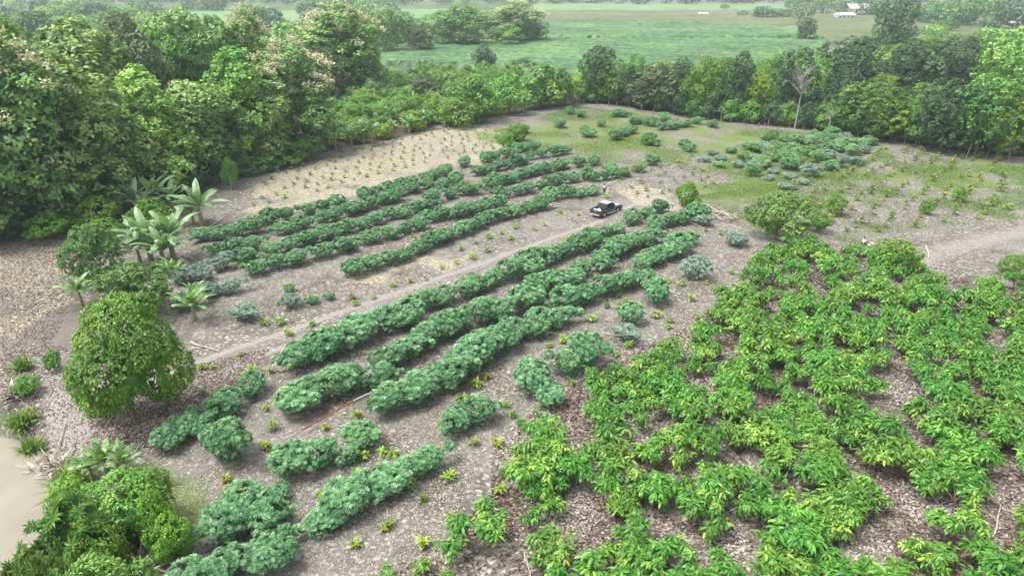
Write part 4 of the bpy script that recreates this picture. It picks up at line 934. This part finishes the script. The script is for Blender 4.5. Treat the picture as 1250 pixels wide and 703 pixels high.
dl = lambda x, y: np.clip(.15 + 1.3 * (vnoise(x, y, 4, 71) - .15), .05, 1)
flat_leaves(90000, lp, .23, 'dry', 'fallen_leaves', OVAL, "pinkish brown fallen leaves covering the ground under the cacao trees", 'leaf litter', .04, .45, dens=dl, tint=lambda x, y, r: vnoise(x, y, 3.5, 72) * .9 + r.normal(0, .28, len(x)) + .1)
lp = PP([(150, 560), (180, 480), (330, 440), (560, 340), (760, 262), (900, 262), (930, 300), (840, 400), (700, 470), (600, 540), (540, 660), (450, 760), (120, 760), (200, 620)])
flat_leaves(70000, lp, .11, 'straw', 'dry_chaff', QUAD, "pale dry chaff strewn over the soil between the cassava rows", 'chaff', .03, .4, dens=lambda x, y: np.clip(.2 + 1.2 * (vnoise(x, y, 3, 73) - .2), .05, 1))
lp = PP([(100, 500), (150, 490), (235, 445), (330, 425), (300, 470), (200, 560), (130, 545)])
flat_leaves(9000, lp, .17, 'dry', 'fallen_leaves', OVAL, "reddish brown fallen leaves under the round mango tree", 'leaf litter', .04, .45)
lp = PP([(0, 292), (95, 300), (95, 360), (60, 420), (130, 430), (130, 540), (0, 520)])
flat_leaves(16000, lp, .17, 'dry', 'dry_chaff', QUAD, "brown dry leaf debris scattered on the bare ground and bank left of the fruit trees", 'chaff', .03, .4)
lp = PP([(590, 165), (640, 150), (700, 130), (860, 150), (1000, 164), (1075, 176), (1060, 205), (1020, 240), (1010, 262), (960, 292), (860, 262), (850, 235), (830, 200), (700, 200), (640, 185)])
flat_leaves(90000, lp, .34, 'grass', 'weeds', BLADE, "yellow-green weeds and grass at the back of the field", 'weeds', -.02, up=True, dens=lambda x, y: np.clip(2.2 * (vnoise(x, y, 6, 74) - .32), 0.02, 1))
lp = PP([(850, 240), (1000, 215), (1080, 185), (1320, 200), (1300, 262), (1130, 280), (1090, 305), (1000, 290), (940, 285)])
flat_leaves(70000, lp, .32, 'grass', 'weeds', BLADE, "patchy green weeds among the stakes of the right-hand plots", 'weeds', -.02, up=True, dens=lambda x, y: np.clip(1.8 * (vnoise(x, y, 5, 75) - .38) + .5 * (vnoise(x, y, 1.4, 77) - .5), 0.03, 1))
lp = PP([(170, 395), (230, 350), (330, 330), (430, 345), (440, 372), (330, 400), (240, 425)])
flat_leaves(5000, lp, .28, 'straw', 'dry_weeds', BLADE, "dry weeds on the left side of the wheel track", 'weeds', -.02, up=True, dens=lambda x, y: np.clip(2 * (vnoise(x, y, 3, 76) - .35), 0.02, 1))
# ------------------------------------------------------------------ fence posts and stakes
ex = [705, 750, 850, 1000, 1100, 1180, 1260]; ey = [129, 131, 149, 163, 176, 189, 200]
def post(seed, h, r0):
    r = np.random.default_rng(seed); g = GB(); g.tube([(0, 0, -.3), (r.normal(0, .05), r.normal(0, .05), h * .5), (r.normal(0, .12), r.normal(0, .12), h)], [r0, r0 * .85, r0 * .6], 6); return {None: g.mesh('post', M['bark_pale'])}
PO = [post(k, 1.7, .07) for k in range(4)]; ST = [post(10 + k, 2.4, .05) for k in range(4)]
for k in range(40):
    px = 712 + k * 14 + R.uniform(-3, 3); x, y, _ = P(px, float(np.interp(px, ex, ey)))
    thing('fence_post', R.choice(PO), (x, y, gz(x, y)), R.uniform(0, 6), (1, 1, R.uniform(.6, 1.0)), f"rough pale fence post under the right-hand hedge, {nth(k + 1)} from the left", 'fence post', 'fence posts under the right-hand hedge', (R.gauss(0, .12), R.gauss(0, .12)))
for px, py, s, lab in [(1172,212,2.2,"tall pale pole with a forked top standing before the hedge"),(1192,212,1.1,"shorter grey pole right of the tall pale one"),(1069,222,1.0,"dark stake near the bright cassava block"),(1028,262,1.0,"stake among shrubs in the right plot"),(1092,250,1.0,"stake with a dead tuft in the right plot"),(1110,262,.9,"stake left of centre in the right plot"),(1058,296,1.0,"stake just behind the rider"),(1150,232,.9,"stake in the green weeds of the right plot"),(1044,232,.8,"low stake beside the bright block's corner"),(1136,300,1.0,"leaning stake near the bare soil"),(1020,228,.8,"low stake left of the right plot"),(285,250,1.6,"thin pole at the corner of the straw plot"),(243,240,2.0,"thin whitish trunk at the foot of the wood")]:
    x, y, _ = P(px, py); thing('stake', R.choice(ST), (x, y, gz(x, y)), R.uniform(0, 6), (1, 1, s), lab, 'stake', None, (R.gauss(0, .08), R.gauss(0, .08)))
# ------------------------------------------------------------------ dead branches, logs, stump
def branch(px0, py0, px1, py1, rad, lab, name='fallen_branch', mat='deadwood', twigs=2, cat='branch', z=.1):
    a = Vector(P(px0, py0, z)); b_ = Vector(P(px1, py1, z)); a.z += gz(a.x, a.y); b_.z += gz(b_.x, b_.y); mid = a.lerp(b_, .5) + Vector((R.gauss(0, .15), R.gauss(0, .15), .08)); o = a.copy()
    g = GB(); g.tube([a - o, a.lerp(mid, .5) - o + Vector((R.gauss(0, .06), R.gauss(0, .06), 0)), mid - o, b_ - o], [rad, rad * .9, rad * .8, rad * .45], 7)
    for k in range(twigs):
        f = R.uniform(.3, .9); s0 = mid.lerp(b_, f) - o; g.tube([s0, s0 + Vector((R.gauss(0, .5), R.gauss(0, .5), R.uniform(.05, .35)))], [rad * .4, rad * .12], 5, .5, 0, False)
    tag(link(name, g.mesh(name, M[mat]), None, tuple(o)), lab, cat)
branch(233,418,268,428,.09,"crooked pale branch lying right of the mango tree")
branch(226,432,245,424,.05,"thin branch lying right below the mango tree")
branch(238,350,262,335,.10,"brown stick lying between the greyish cassava bushes")
branch(238,290,278,262,.10,"pale branch lying at the foot of the lone banana")
branch(215,468,262,452,.05,"long thin pale branch on the leaf litter")
branch(840,272,862,282,.10,"white crooked branch at the end of the second row",twigs=3)
branch(1130,300,1134,316,.10,"short white log on the bare soil")
branch(1125,318,1215,334,.04,"long thin twig lying over the bare soil")
branch(700,700,790,684,.06,"bare grey branch at the bottom edge under the cacao",twigs=6)
branch(640,672,648,703,.05,"bare twiggy branch beside the bottom lone cacao",twigs=7)
branch(1212,655,1222,615,.06,"thin pale upright stick at the lower right",twigs=1)
branch(30,495,40,455,.06,"pale dead branch hanging on the river bank")
branch(52,530,80,500,.05,"dead branch down the grey bank")
branch(128,660,172,640,.05,"bare vine stem across the dead heap in the thicket",twigs=8)
branch(140,700,160,640,.05,"bare upright stem in the thicket",twigs=8)
branch(20,640,60,600,.04,"thin dead stem over the water below the reeds",twigs=5)
branch(150,500,165,493,.06,"short stick under the mango tree")
branch(10,600,48,555,.05,"dead reed stem over the brown water")
branch(1112,450,1140,428,.05,"pale forked branch at the top of the bare gap",twigs=4)
branch(1150,545,1200,575,.05,"grey branch below the bare gap",twigs=4)
branch(940,248,1000,225,.05,"thin grey branch by the spreading tree")
for k, (a, b_, c_, d_) in enumerate([(856,252,872,262),(862,250,884,264),(868,258,892,262),(872,266,890,256),(876,268,905,262),(866,262,880,268),(884,268,903,266),(880,258,894,268),(858,256,866,250),(890,264,906,259)]):
    branch(a, b_, c_, d_, .10, f"pale cut branch in the junction pile, {nth(k + 1)} from the left" , 'cut_branch', 'deadwood', 2, 'branch', .15 + .07 * k)
a = Vector(P(368, 525, .4)); b_ = Vector(P(431, 489, .7)); c_ = Vector(P(463, 474, .8)); g = GB(); g.tube([Vector((0, 0, 0)), b_ - a], [.06, .055], 8); g2 = GB(); g2.tube([b_ - a, c_ - a], [.052, .045], 8)
M['redpaint'] = plain('red_paint', (.26, .06, .035), .5); M['greypaint'] = plain('grey_wood', (.5, .46, .42), .7)
po = tag(link('painted_pole', None, None, tuple(a)), "long red pole with a grey end lying in the second cassava row", 'pole'); link('red_section', g.mesh('red_section', M['redpaint']), po); link('grey_section', g2.mesh('grey_section', M['greypaint']), po)
x, y, _ = P(229, 325); g = GB(); g.tube([(0, 0, -.2), (.05, 0, .3), (.2, .1, .75), (.1, .3, 1.0)], [.42, .3, .26, .12], 9); g.tube([(0, 0, .3), (-.3, .1, .7)], [.2, .1], 7); g.tube([(.1, 0, .1), (.9, .3, .05)], [.16, .07], 6)
tag(link('tree_stump', g.mesh('tree_stump', M['bark_pale']), None, (x, y, gz(x, y)), (0, 0, .4), (1.3, 1.3, 1.3)), "weathered grey stump in front of the banana clump", 'stump')
# ------------------------------------------------------------------ pickup
M['paint'] = plain('dark_paint', (.035, .037, .042), .25, .5, 0, .1, 3, .6); M['skysheen'] = plain('sky_sheen_paint', (.38, .39, .40), .35, .5, .1, .04, 3, .3)  # roof and bonnet: overcast sky's reflection put into a pale paint colour
M['glass'] = plain('dark_glass', (.012, .015, .018), .08, .6); M['tyre'] = plain('tyre_rubber', (.02, .02, .02), .85); M['rim'] = plain('alloy', (.6, .6, .6), .4, .5, 0)
M['chrome'] = plain('chrome', (.42, .42, .42), .35, .5, 0); M['taillight'] = plain('tail_light', (.12, .01, .01), .3); M['headlight'] = plain('head_light', (.7, .7, .68), .15); M['sack'] = plain('white_sack', (.45, .44, .42), .8, .2, 0, .08, 5)
M['plate'] = plain('number_plate', (.8, .75, .2), .5); M['interior'] = plain('bed_liner', (.03, .03, .03), .8)
rw = Vector(P(737.5, 264.5)); fw = Vector(P(756.5, 256)); hd = math.atan2(fw.y - rw.y, fw.x - rw.x)
HEAD = math.radians(46)
rootloc = rw.copy()   # near-side rear wheel contact
off = Vector((1.02, .86, 0))  # model origin is rear bumper centre; wheel at x=1.02, y=-.86
rot = Matrix.Rotation(HEAD, 3, 'Z'); org = rootloc - rot @ Vector((1.02, -.84, 0))
tk = tag(link('pickup_truck', None, None, (org.x, org.y, gz(org.x, org.y)), (0, 0, HEAD)), "black double-cab pickup truck with sky sheen painted on roof and bonnet parked at the end of the wheel track", 'pickup truck')
import bmesh
def bevel(me, w=.02):
    bm = bmesh.new(); bm.from_mesh(me); bmesh.ops.remove_doubles(bm, verts=bm.verts, dist=.0005); bmesh.ops.recalc_face_normals(bm, faces=bm.faces)
    bmesh.ops.bevel(bm, geom=[e for e in bm.edges if len(e.link_faces) == 2 and e.calc_face_angle(0) > .5], offset=w, segments=2, affect='EDGES', clamp_overlap=True); bm.to_mesh(me); bm.free(); return me
def part(name, g, mat, parent, w=.02):
    me = g.mesh(name, mat)
    if w: bevel(me, w)
    return link(name, me, parent)
def arch(cx, r=.42, n=7):
    return [(cx + r * math.cos(math.pi * k / n), .36 + r * math.sin(math.pi * k / n)) for k in range(n, -1, -1)]
lower = [(0, .48), (.1, .42)] + arch(1.02) + arch(4.1) + [(5.02, .40), (5.12, .5), (5.14, .85), (5.0, 1.02), (3.9, 1.12), (3.62, 1.14)]
for nm, y0, y1 in (('body_side', -.90, -.84), ('body_side', .84, .90)):
    g = GB(); g.prism(lower + [(0, 1.14)], y0, y1); part(nm, g, M['paint'], tk, .015)
g = GB(); g.prism([(1.5, .5), (3.6, .5), (3.6, 1.14), (1.5, 1.14)], -.84, .84); part('cabin_floor_box', g, M['paint'], tk)
g = GB(); g.box((.05, -.84, .55), (1.5, .84, .66)); part('bed_floor', g, M['interior'], tk, 0)
g = GB(); g.box((0, -.84, .52), (.06, .84, 1.12)); tg = part('tailgate', g, M['paint'], tk); g = GB(); g.box((-.012, -.14, .86), (-.001, .14, .92)); part('handle', g, M['chrome'], tg, 0)
g = GB(); g.prism([(3.62, .6), (5.05, .5), (5.1, .85), (4.95, 1.03), (3.9, 1.135), (3.62, 1.15)], -.84, .84); part('bonnet', g, M['skysheen'], tk, .03)
cab = [(1.52, 1.14), (1.72, 1.66), (1.85, 1.72), (2.95, 1.74), (3.1, 1.70), (3.86, 1.13)]
def taper(me, z0=1.14, z1=1.74, k=.14):
    for v in me.vertices:
        if v.co.z > z0: v.co.y *= 1 - k * (v.co.z - z0) / (z1 - z0)
g = GB(); g.prism(cab, -.82, .82); me = g.mesh('cabin', M['paint']); taper(me); bevel(me, .03); link('cabin', me, tk)
g = GB(); g.prism([(1.76, 1.735), (1.88, 1.76), (2.95, 1.775), (3.06, 1.745)], -.72, .72); part('roof', g, M['skysheen'], tk, .01)
def glasspoly(pts, s):
    g = GB(); v = []
    for dy in (0, .012):
        for (x_, z_) in pts: v.append((x_, s * ((.82) * (1 - .14 * (z_ - 1.14) / .6) + .006 + dy), z_))
    n = len(pts); fi = list(range(n)); fn = [n]; fi += [n + k for k in reversed(range(n))]; fn.append(n)
    for k in range(n): fi += [k, (k + 1) % n, n + (k + 1) % n, n + k]; fn.append(4)
    g.raw(v, fi, fn, .5); return g
for s in (-1, 1):
    part('side_window', glasspoly([(1.78, 1.22), (1.88, 1.62), (2.42, 1.65), (2.42, 1.2)], s), M['glass'], tk, 0)
    part('side_window', glasspoly([(2.5, 1.2), (2.5, 1.65), (2.98, 1.65), (3.56, 1.2)], s), M['glass'], tk, 0)
    g = GB(); g.box((1.6, s * .98 - .09, .42), (3.5, s * .98 + .09, .47)); part('side_step', g, M['chrome'], tk, .01)
    g = GB(); g.tube([(3.35, s * .86, 1.2), (3.35, s * 1.0, 1.24)], .03, 6); g.box((3.28, s * 1.02 - .08, 1.16), (3.42, s * 1.02 + .08, 1.36)); part('wing_mirror', g, M['chrome'], tk, 0)
    g = GB(); g.box((-.03, s * .82 - .07, .75), (.03, s * .82 + .07, 1.08)); part('tail_light', g, M['taillight'], tk, .01)
    g = GB(); g.box((5.04, s * .66 - .16, .74), (5.13, s * .66 + .16, .92)); part('headlight', g, M['headlight'], tk, .01)
    for cx in (1.02, 4.1):
        g = GB(); yy = s * .80
        g.tube([(cx, yy - .12, .37), (cx, yy - .10, .37), (cx, yy + .10, .37), (cx, yy + .12, .37)], [.33, .37, .37, .33], 24); w_ = link('wheel', g.mesh('wheel', M['tyre'], False), tk)
        g = GB(); g.tube([(cx, yy + s * .121, .37), (cx, yy + s * .135, .37)], [.24, .2], 20); link('rim', g.mesh('rim', M['rim']), w_)
g = GB(); rx = lambda z_: 1.52 + .2 * (z_ - 1.14) / .52; g.raw([(rx(1.24) - .015, -.66, 1.24), (rx(1.24) - .015, .66, 1.24), (rx(1.6) - .015, .6, 1.6), (rx(1.6) - .015, -.6, 1.6), (rx(1.24) - .001, -.66, 1.24), (rx(1.24) - .001, .66, 1.24), (rx(1.6) - .001, .6, 1.6), (rx(1.6) - .001, -.6, 1.6)], [0, 3, 2, 1, 4, 5, 6, 7, 0, 1, 5, 4, 2, 3, 7, 6, 1, 2, 6, 5, 3, 0, 4, 7], [4] * 6, .5); part('rear_window', g, M['glass'], tk, 0)
g = GB(); fx = lambda z_: 3.1 + .76 * (1.70 - z_) / .57
g.raw([(fx(1.2) + .012, -.68, 1.2), (fx(1.2) + .012, .68, 1.2), (fx(1.66) + .012, .62, 1.66), (fx(1.66) + .012, -.62, 1.66), (fx(1.2) + .002, -.68, 1.2), (fx(1.2) + .002, .68, 1.2), (fx(1.66) + .002, .62, 1.66), (fx(1.66) + .002, -.62, 1.66)], [0, 1, 2, 3, 4, 7, 6, 5, 0, 4, 5, 1, 2, 6, 7, 3, 1, 5, 6, 2, 3, 7, 4, 0], [4] * 6, .5); part('windscreen', g, M['glass'], tk, 0)
g = GB(); g.box((-.16, -.8, .42), (-.01, .8, .56)); part('rear_bumper', g, M['chrome'], tk); g = GB(); g.box((5.09, -.86, .38), (5.24, .86, .6)); part('front_bumper', g, M['paint'], tk)
g = GB(); g.tube([(1.42, -.78, 1.1), (1.42, -.7, 1.7), (1.42, .7, 1.7), (1.42, .78, 1.1)], .04, 8); g.tube([(1.42, -.76, 1.2), (.7, -.8, 1.16)], .035, 8); g.tube([(1.42, .76, 1.2), (.7, .8, 1.16)], .035, 8); part('roll_bar', g, M['paint'], tk, 0)
for k, (sx_, sy_) in enumerate([(.45, -.35), (.5, .35), (1.0, 0.05)]):
    g = GB(); r = np.random.default_rng(k); rings = []
    g.tube([(0, -.42, .2), (0, -.38, .2), (0, -.1, .24), (0, .2, .23), (0, .38, .2), (0, .42, .2)], [.06, .2, .26, .25, .19, .05], 10)
    v = rot @ Vector((sx_, sy_, .66)); tag(link('sack', g.mesh('sack', M['sack'], True), None, (org.x + v.x, org.y + v.y, gz(org.x, org.y) + v.z), (0, 0, HEAD + k * 1.1)), ["white sack in the truck bed on the near side by the tailgate", "white sack in the truck bed on the far side by the tailgate", "white sack in the truck bed against the cabin"][k], 'sack', 'white sacks in the truck bed')

# ------------------------------------------------------------------ people and horse (skin figures)
def skin(name, joints, edges, rad, mat, parent, sub=2):
    me = bpy.data.meshes.new(name); me.from_pydata(joints, edges, []); me.update(); o = link(name, me, parent)
    o.modifiers.new('skin', 'SKIN'); me.materials.append(mat)
    for i, sv in enumerate(me.skin_vertices[0].data):
        r_ = rad[i]; sv.radius = (r_, r_) if not hasattr(r_, '__len__') else r_; sv.use_root = (i == 0)
    s_ = o.modifiers.new('sub', 'SUBSURF'); s_.levels = s_.render_levels = sub
    dg = bpy.context.evaluated_depsgraph_get(); m2 = bpy.data.meshes.new_from_object(o.evaluated_get(dg)); o.modifiers.clear(); o.data = m2
    if not m2.materials: m2.materials.append(mat)
    for p in m2.polygons: p.use_smooth = True
    return o
M['skin'] = plain('skin', (.22, .12, .075), .55); M['hair'] = plain('black_hair', (.012, .010, .009), .6); M['shirt'] = plain('white_shirt', (.75, .74, .72), .8, .2, 0, .04); M['trousers'] = plain('dark_trousers', (.10, .05, .05), .85); M['bluepants'] = plain('navy_trousers', (.03, .035, .05), .85)
def hand(o, wrist, d, par_side, mat):
    """palm with four fingers and a thumb"""
    g = GB(); d = Vector(d).normalized(); s = Vector(par_side).normalized(); w = Vector(wrist); 
    g.tube([w, w + d * .05, w + d * .09], [.026, .04, .036], 8)
    for k in range(4):
        a = w + d * .085 + s * (-.027 + .018 * k); L = (.062, .075, .07, .052)[k]; g.tube([a, a + d * L * .5, a + d * L + Vector((0, .015, 0))], [.0095, .009, .006], 6)
    a = w + d * .03 - s * .035; g.tube([a, a - s * .025 + d * .03, a - s * .03 + d * .055], [.011, .01, .007], 6)
    link('hand', g.mesh('hand', mat, True), o)
def person(loc, rz, pose, label, trousers):
    o = tag(link('person', None, None, loc, (0, 0, rz)), label, 'person')
    if pose == 'stand':
        J = [(0, 0, .95), (0, 0, 1.15), (0, 0, 1.38), (0, 0, 1.47), (0, .01, 1.56), (0, .01, 1.66), (.18, 0, 1.38), (.25, .02, 1.12), (.27, -.06, .88), (-.18, 0, 1.38), (-.26, .02, 1.12), (-.28, -.04, .88), (.09, 0, .88), (.11, .02, .48), (.12, .05, .08), (.13, -.1, .04), (-.09, 0, .88), (-.12, -.02, .48), (-.13, .03, .08), (-.15, -.12, .04)]
    else:
        J = [(0, 0, .0), (0, -.02, .2), (0, -.03, .43), (0, -.03, .52), (0, -.04, .61), (0, -.04, .71), (.18, -.02, .43), (.24, -.1, .2), (.16, -.33, .12), (-.18, -.02, .43), (-.24, -.1, .2), (-.16, -.33, .12), (.12, 0, -.03), (.36, -.32, -.16), (.4, -.2, -.58), (.42, -.34, -.62), (-.12, 0, -.03), (-.36, -.32, -.16), (-.4, -.2, -.58), (-.42, -.34, -.62)]
    E = [(0, 1), (1, 2), (2, 3), (3, 4), (4, 5), (2, 6), (6, 7), (7, 8), (2, 9), (9, 10), (10, 11), (0, 12), (12, 13), (13, 14), (14, 15), (0, 16), (16, 17), (17, 18), (18, 19)]
    rd = [(.14, .10), (.13, .09), (.15, .1), .055, .085, .075, .06, .045, .03, .06, .045, .03, .085, .06, .042, .035, .085, .06, .042, .035]
    skin('body', J, E, rd, M['skin'], o)
    skin('shirt', [J[0], J[1], J[2], (J[3][0], J[3][1], J[3][2] - .03), J[6], J[7], J[9], J[10]], [(0, 1), (1, 2), (2, 3), (2, 4), (4, 5), (2, 6), (6, 7)], [(.165, .125), (.155, .115), (.175, .125), .065, .08, .065, .08, .065], M['shirt'], o)
    mix = lambda a, b_, f: tuple(a[i] + (b_[i] - a[i]) * f for i in range(3))
    skin('trousers', [J[0], J[12], J[13], mix(J[13], J[14], .88), J[16], J[17], mix(J[17], J[18], .88)], [(0, 1), (1, 2), (2, 3), (0, 4), (4, 5), (5, 6)], [(.15, .115), .105, .078, .062, .105, .078, .062], trousers, o)
    hx = J[5]; g = GB(); rr = np.random.default_rng(2); n = 260; d = unit(rr.normal(size=(n, 3))); d = d[(d[:, 2] > -.1) & ((d[:, 1] > -.45) | (d[:, 2] > .45))]
    g.leaves(QUAD, d * .088 + np.array([hx[0], hx[1], hx[2] - .01]), unit(rr.normal(size=d.shape)), d, .07, .5); link('hair', g.mesh('hair', M['hair']), o)
    g = GB(); g.tube([(hx[0], hx[1] - .085, hx[2] - .03), (hx[0], hx[1] - .115, hx[2] - .065), (hx[0], hx[1] - .085, hx[2] - .075)], [.01, .016, .008], 6); link('nose', g.mesh('nose', M['skin'], True), o)
    for s in (-1, 1):
        g = GB(); g.tube([(s * .034, hx[1] - .082, hx[2] - .035), (s * .034, hx[1] - .094, hx[2] - .035)], [.011, .006], 8); link('eye', g.mesh('eye', M['hair'], True), o)
        g = GB(); g.tube([(s * .085, hx[1] - .005, hx[2] - .07), (s * .098, hx[1] + .01, hx[2] - .045), (s * .088, hx[1], hx[2] - .02)], [.01, .016, .009], 6); link('ear', g.mesh('ear', M['skin'], True), o)
    hand(o, J[8], Vector(J[8]) - Vector(J[7]), (1, 0, 0), M['skin']); hand(o, J[11], Vector(J[11]) - Vector(J[10]), (-1, 0, 0), M['skin'])
    for q in (15, 19):
        g = GB(); a = Vector(J[q - 1]); b_ = Vector(J[q]); g.tube([a + Vector((0, .04, -.03)), a.lerp(b_, .5) + Vector((0, 0, -.02)), b_ + Vector((0, -.06, 0))], [.05, .055, .035], 8); link('shoe', g.mesh('shoe', M['hair'], True), o)
    return o
x, y, _ = P(737.5, 238.5); person((x, y, gz(x, y)), math.radians(20), 'stand', "person in a white shirt and dark trousers standing behind the pickup", M['trousers'])
x, y, _ = P(728.5, 233); g = GB(); g.tube([(0, 0, 0), (0, 0, .05), (0, 0, .4), (.03, 0, .7), (.05, 0, .8)], [.1, .24, .28, .2, .06], 10)
tag(link('sack', g.mesh('sack', M['sack'], True), None, (x, y, gz(x, y))), "white sack standing on the ground left of the standing person", 'sack')
# horse: head to the right in the photograph
M['horse'] = plain('white_coat', (.66, .64, .60), .8, .2, 0, .08, 3); M['muzzle'] = plain('dark_muzzle', (.05, .045, .04), .7); M['tack'] = plain('saddle_leather', (.06, .035, .02), .6)
x, y, _ = P(1051, 311); hz = gz(x, y)
ho = tag(link('horse', None, None, (x, y, hz), (0, 0, math.radians(8))), "white horse with lowered head carrying a rider beside the bright yellow-green tree", 'horse')
J = [(-.1, 0, 1.12), (.45, 0, 1.12), (.75, 0, 1.25), (1.1, 0, 1.42), (1.3, 0, 1.5), (1.5, 0, 1.36), (1.68, 0, 1.18), (-.55, 0, 1.15), (-.78, 0, 1.12), (-.95, 0, .85), (-.98, 0, .5)]
E = [(0, 1), (1, 2), (2, 3), (3, 4), (4, 5), (5, 6), (0, 7), (7, 8)]; rd = [(.26, .30), (.25, .30), (.18, .2), (.12, .14), .11, .10, .065, (.26, .28), .12, .04, .03]
J2 = J[:9]; rd2 = rd[:9]
for s in (-1, 1):
    b0 = len(J2); J2 += [(.5, s * .15, .85), (.52, s * .15, .5), (.5, s * .15, .12), (.56, s * .15, .03)]; E += [(1, b0), (b0, b0 + 1), (b0 + 1, b0 + 2), (b0 + 2, b0 + 3)]; rd2 += [.10, .055, .04, .055]
    b0 = len(J2); J2 += [(-.62, s * .16, .85), (-.5, s * .16, .72), (-.78, s * .16, .46), (-.74, s * .16, .12), (-.68, s * .16, .03)]; E += [(7, b0), (b0, b0 + 1), (b0 + 1, b0 + 2), (b0 + 2, b0 + 3), (b0 + 3, b0 + 4)]; rd2 += [.15, .11, .055, .04, .055]
skin('body', J2, E, rd2, M['horse'], ho)
g = GB(); g.tube([(1.6, 0, 1.26), (1.7, 0, 1.15), (1.76, 0, 1.08)], [.088, .085, .06], 10); link('muzzle', g.mesh('muzzle', M['muzzle'], True), ho)
g = GB(); g.tube([(-.8, 0, 1.2), (-.98, 0, 1.0), (-1.02, 0, .6), (-1.0, 0, .35)], [.05, .07, .06, .02], 8); link('tail', g.mesh('tail', M['horse'], True), ho)
g = GB(); g.tube([(.62, 0, 1.44), (.9, 0, 1.58), (1.15, 0, 1.66), (1.32, 0, 1.64)], [.03, .05, .05, .03], 6); link('mane', g.mesh('mane', M['horse'], True), ho)
for s in (-1, 1): g = GB(); g.tube([(1.3, s * .06, 1.58), (1.29, s * .08, 1.66), (1.28, s * .08, 1.73)], [.035, .03, .006], 6); link('ear', g.mesh('ear', M['horse'], True), ho)
g = GB(); g.tube([(-.22, 0, 1.43), (0, 0, 1.41), (.18, 0, 1.43)], [.2, .17, .14], 10); link('saddle', g.mesh('saddle', M['tack'], True), ho)
v = Matrix.Rotation(math.radians(8), 3, 'Z') @ Vector((-.02, 0, 1.62)); person((x + v.x, y + v.y, hz + v.z), math.radians(98), 'sit', "person in a white shirt and dark trousers riding the white horse", M['bluepants'])

# ------------------------------------------------------------------ farm buildings
M['whitewall'] = plain('white_wall', (.72, .70, .68), .8, .2, 0, .06, .5); M['roofsheet'] = plain('weathered_roof', (.42, .38, .33), .7, .3, 0, .2, .6); M['dark'] = M['glass']; M['timber'] = plain('timber', (.45, .40, .33), .8)
def house(name, loc, rz, L, D, hw, hr, ncol, label, roofmat, nwin=4):
    o = tag(link(name, None, None, loc, (0, 0, rz)), label, 'house'); 
    g = GB(); g.box((-L / 2, -D / 2, 0), (L / 2, D / 2, hw)); link('wall', g.mesh('wall', M['whitewall']), o)
    g = GB(); g.raw([(-L / 2 - .6, -D / 2 - .6, hw - .1), (L / 2 + .6, -D / 2 - .6, hw - .1), (L / 2 + .6, D / 2 + .6, hw - .1), (-L / 2 - .6, D / 2 + .6, hw - .1), (-L / 2 - .6, 0, hw + hr), (L / 2 + .6, 0, hw + hr)], [0, 1, 5, 4, 2, 3, 4, 5, 0, 4, 3, 1, 2, 5, 0, 3, 2, 1], [4, 4, 3, 3, 4], .5); link('roof', g.mesh('roof', roofmat), o)
    for k in range(nwin):
        xx = -L / 2 + L * (k + .5) / nwin; g = GB(); g.box((xx - .6, -D / 2 - .05, .9), (xx + .6, -D / 2 - .01, 2.1)) if k != nwin // 2 else g.box((xx - .5, -D / 2 - .05, 0.02), (xx + .5, -D / 2 - .01, 2.1))
        link('window' if k != nwin // 2 else 'door', g.mesh('window', M['glass']), o)
    return o
x, y, _ = P(1030, 23); house('farmhouse', (x, y, 0), .05, 14, 8, 3.0, 1.6, 0, "low white farmhouse with dark windows beside the open gable shed", M['whitewall'])
x, y, _ = P(1050, 20); sh = tag(link('open_shed', None, None, (x, y + 8, 0), (0, 0, .2)), "open timber shed with a tall weathered gable roof behind the white farmhouse", 'shed')
g = GB(); L, D, hw, hr = 24, 13, 6.0, 4.2
for s in (-1, 1): g.raw([(-L / 2, s * D / 2, hw), (L / 2, s * D / 2, hw), (L / 2, 0, hw + hr), (-L / 2, 0, hw + hr), (-L / 2, s * D / 2, hw - .15), (L / 2, s * D / 2, hw - .15), (L / 2, 0, hw + hr - .15), (-L / 2, 0, hw + hr - .15)], [0, 1, 2, 3, 4, 7, 6, 5, 0, 4, 5, 1, 1, 5, 6, 2, 3, 7, 4, 0], [4] * 5, .5)
link('roof', g.mesh('roof', M['roofsheet']), sh)
for a in (-1, 0, 1):
    for s in (-1, 1): g = GB(); g.tube([(a * L * .45, s * D * .45, 0), (a * L * .45, s * D * .45, hw)], .2, 6); link('post', g.mesh('post', M['timber']), sh)
for a in (-1, 1): g = GB(); g.tube([(a * L * .47, -D / 2, hw), (a * L * .47, 0, hw + hr), (a * L * .47, D / 2, hw)], .16, 5); link('rafter', g.mesh('rafter', M['timber']), sh)
x, y, _ = P(1228, 33); house('long_farm_building', (x, y, 0), 0, 16, 6, 2.6, 1.0, 0, "long low white building half hidden by trees at the upper right edge", M['roofsheet'])
x, y, _ = P(858, 19); house('hut', (x, y, 0), 0, 7, 5, 1.6, .8, 0, "tiny pale hut on the far edge of the weedy field", M['whitewall'], 2)
x, y, _ = P(452, 14); house('hut', (x, y, 0), 0, 12, 7, 5, 1.6, 0, "small pale house peeping over the broad round teak", M['whitewall'], 3)

# ------------------------------------------------------------------ haze
hm = bpy.data.materials.new('haze'); hm.use_nodes = True; nt = hm.node_tree; nt.nodes.clear(); out = nt.nodes.new('ShaderNodeOutputMaterial'); pv = nt.nodes.new('ShaderNodeVolumePrincipled')
pv.inputs['Color'].default_value = (.70, .85, .95, 1); pv.inputs['Density'].default_value = HAZE; pv.inputs['Anisotropy'].default_value = .2; nt.links.new(pv.outputs[0], out.inputs['Volume'])
g = GB(); g.box((-3000, -120, -5.5), (3000, 3000, 36)); hz_o = link('haze', g.mesh('haze', hm)); tag(hz_o, "pale blue haze thickening with distance", 'haze', kind='stuff')
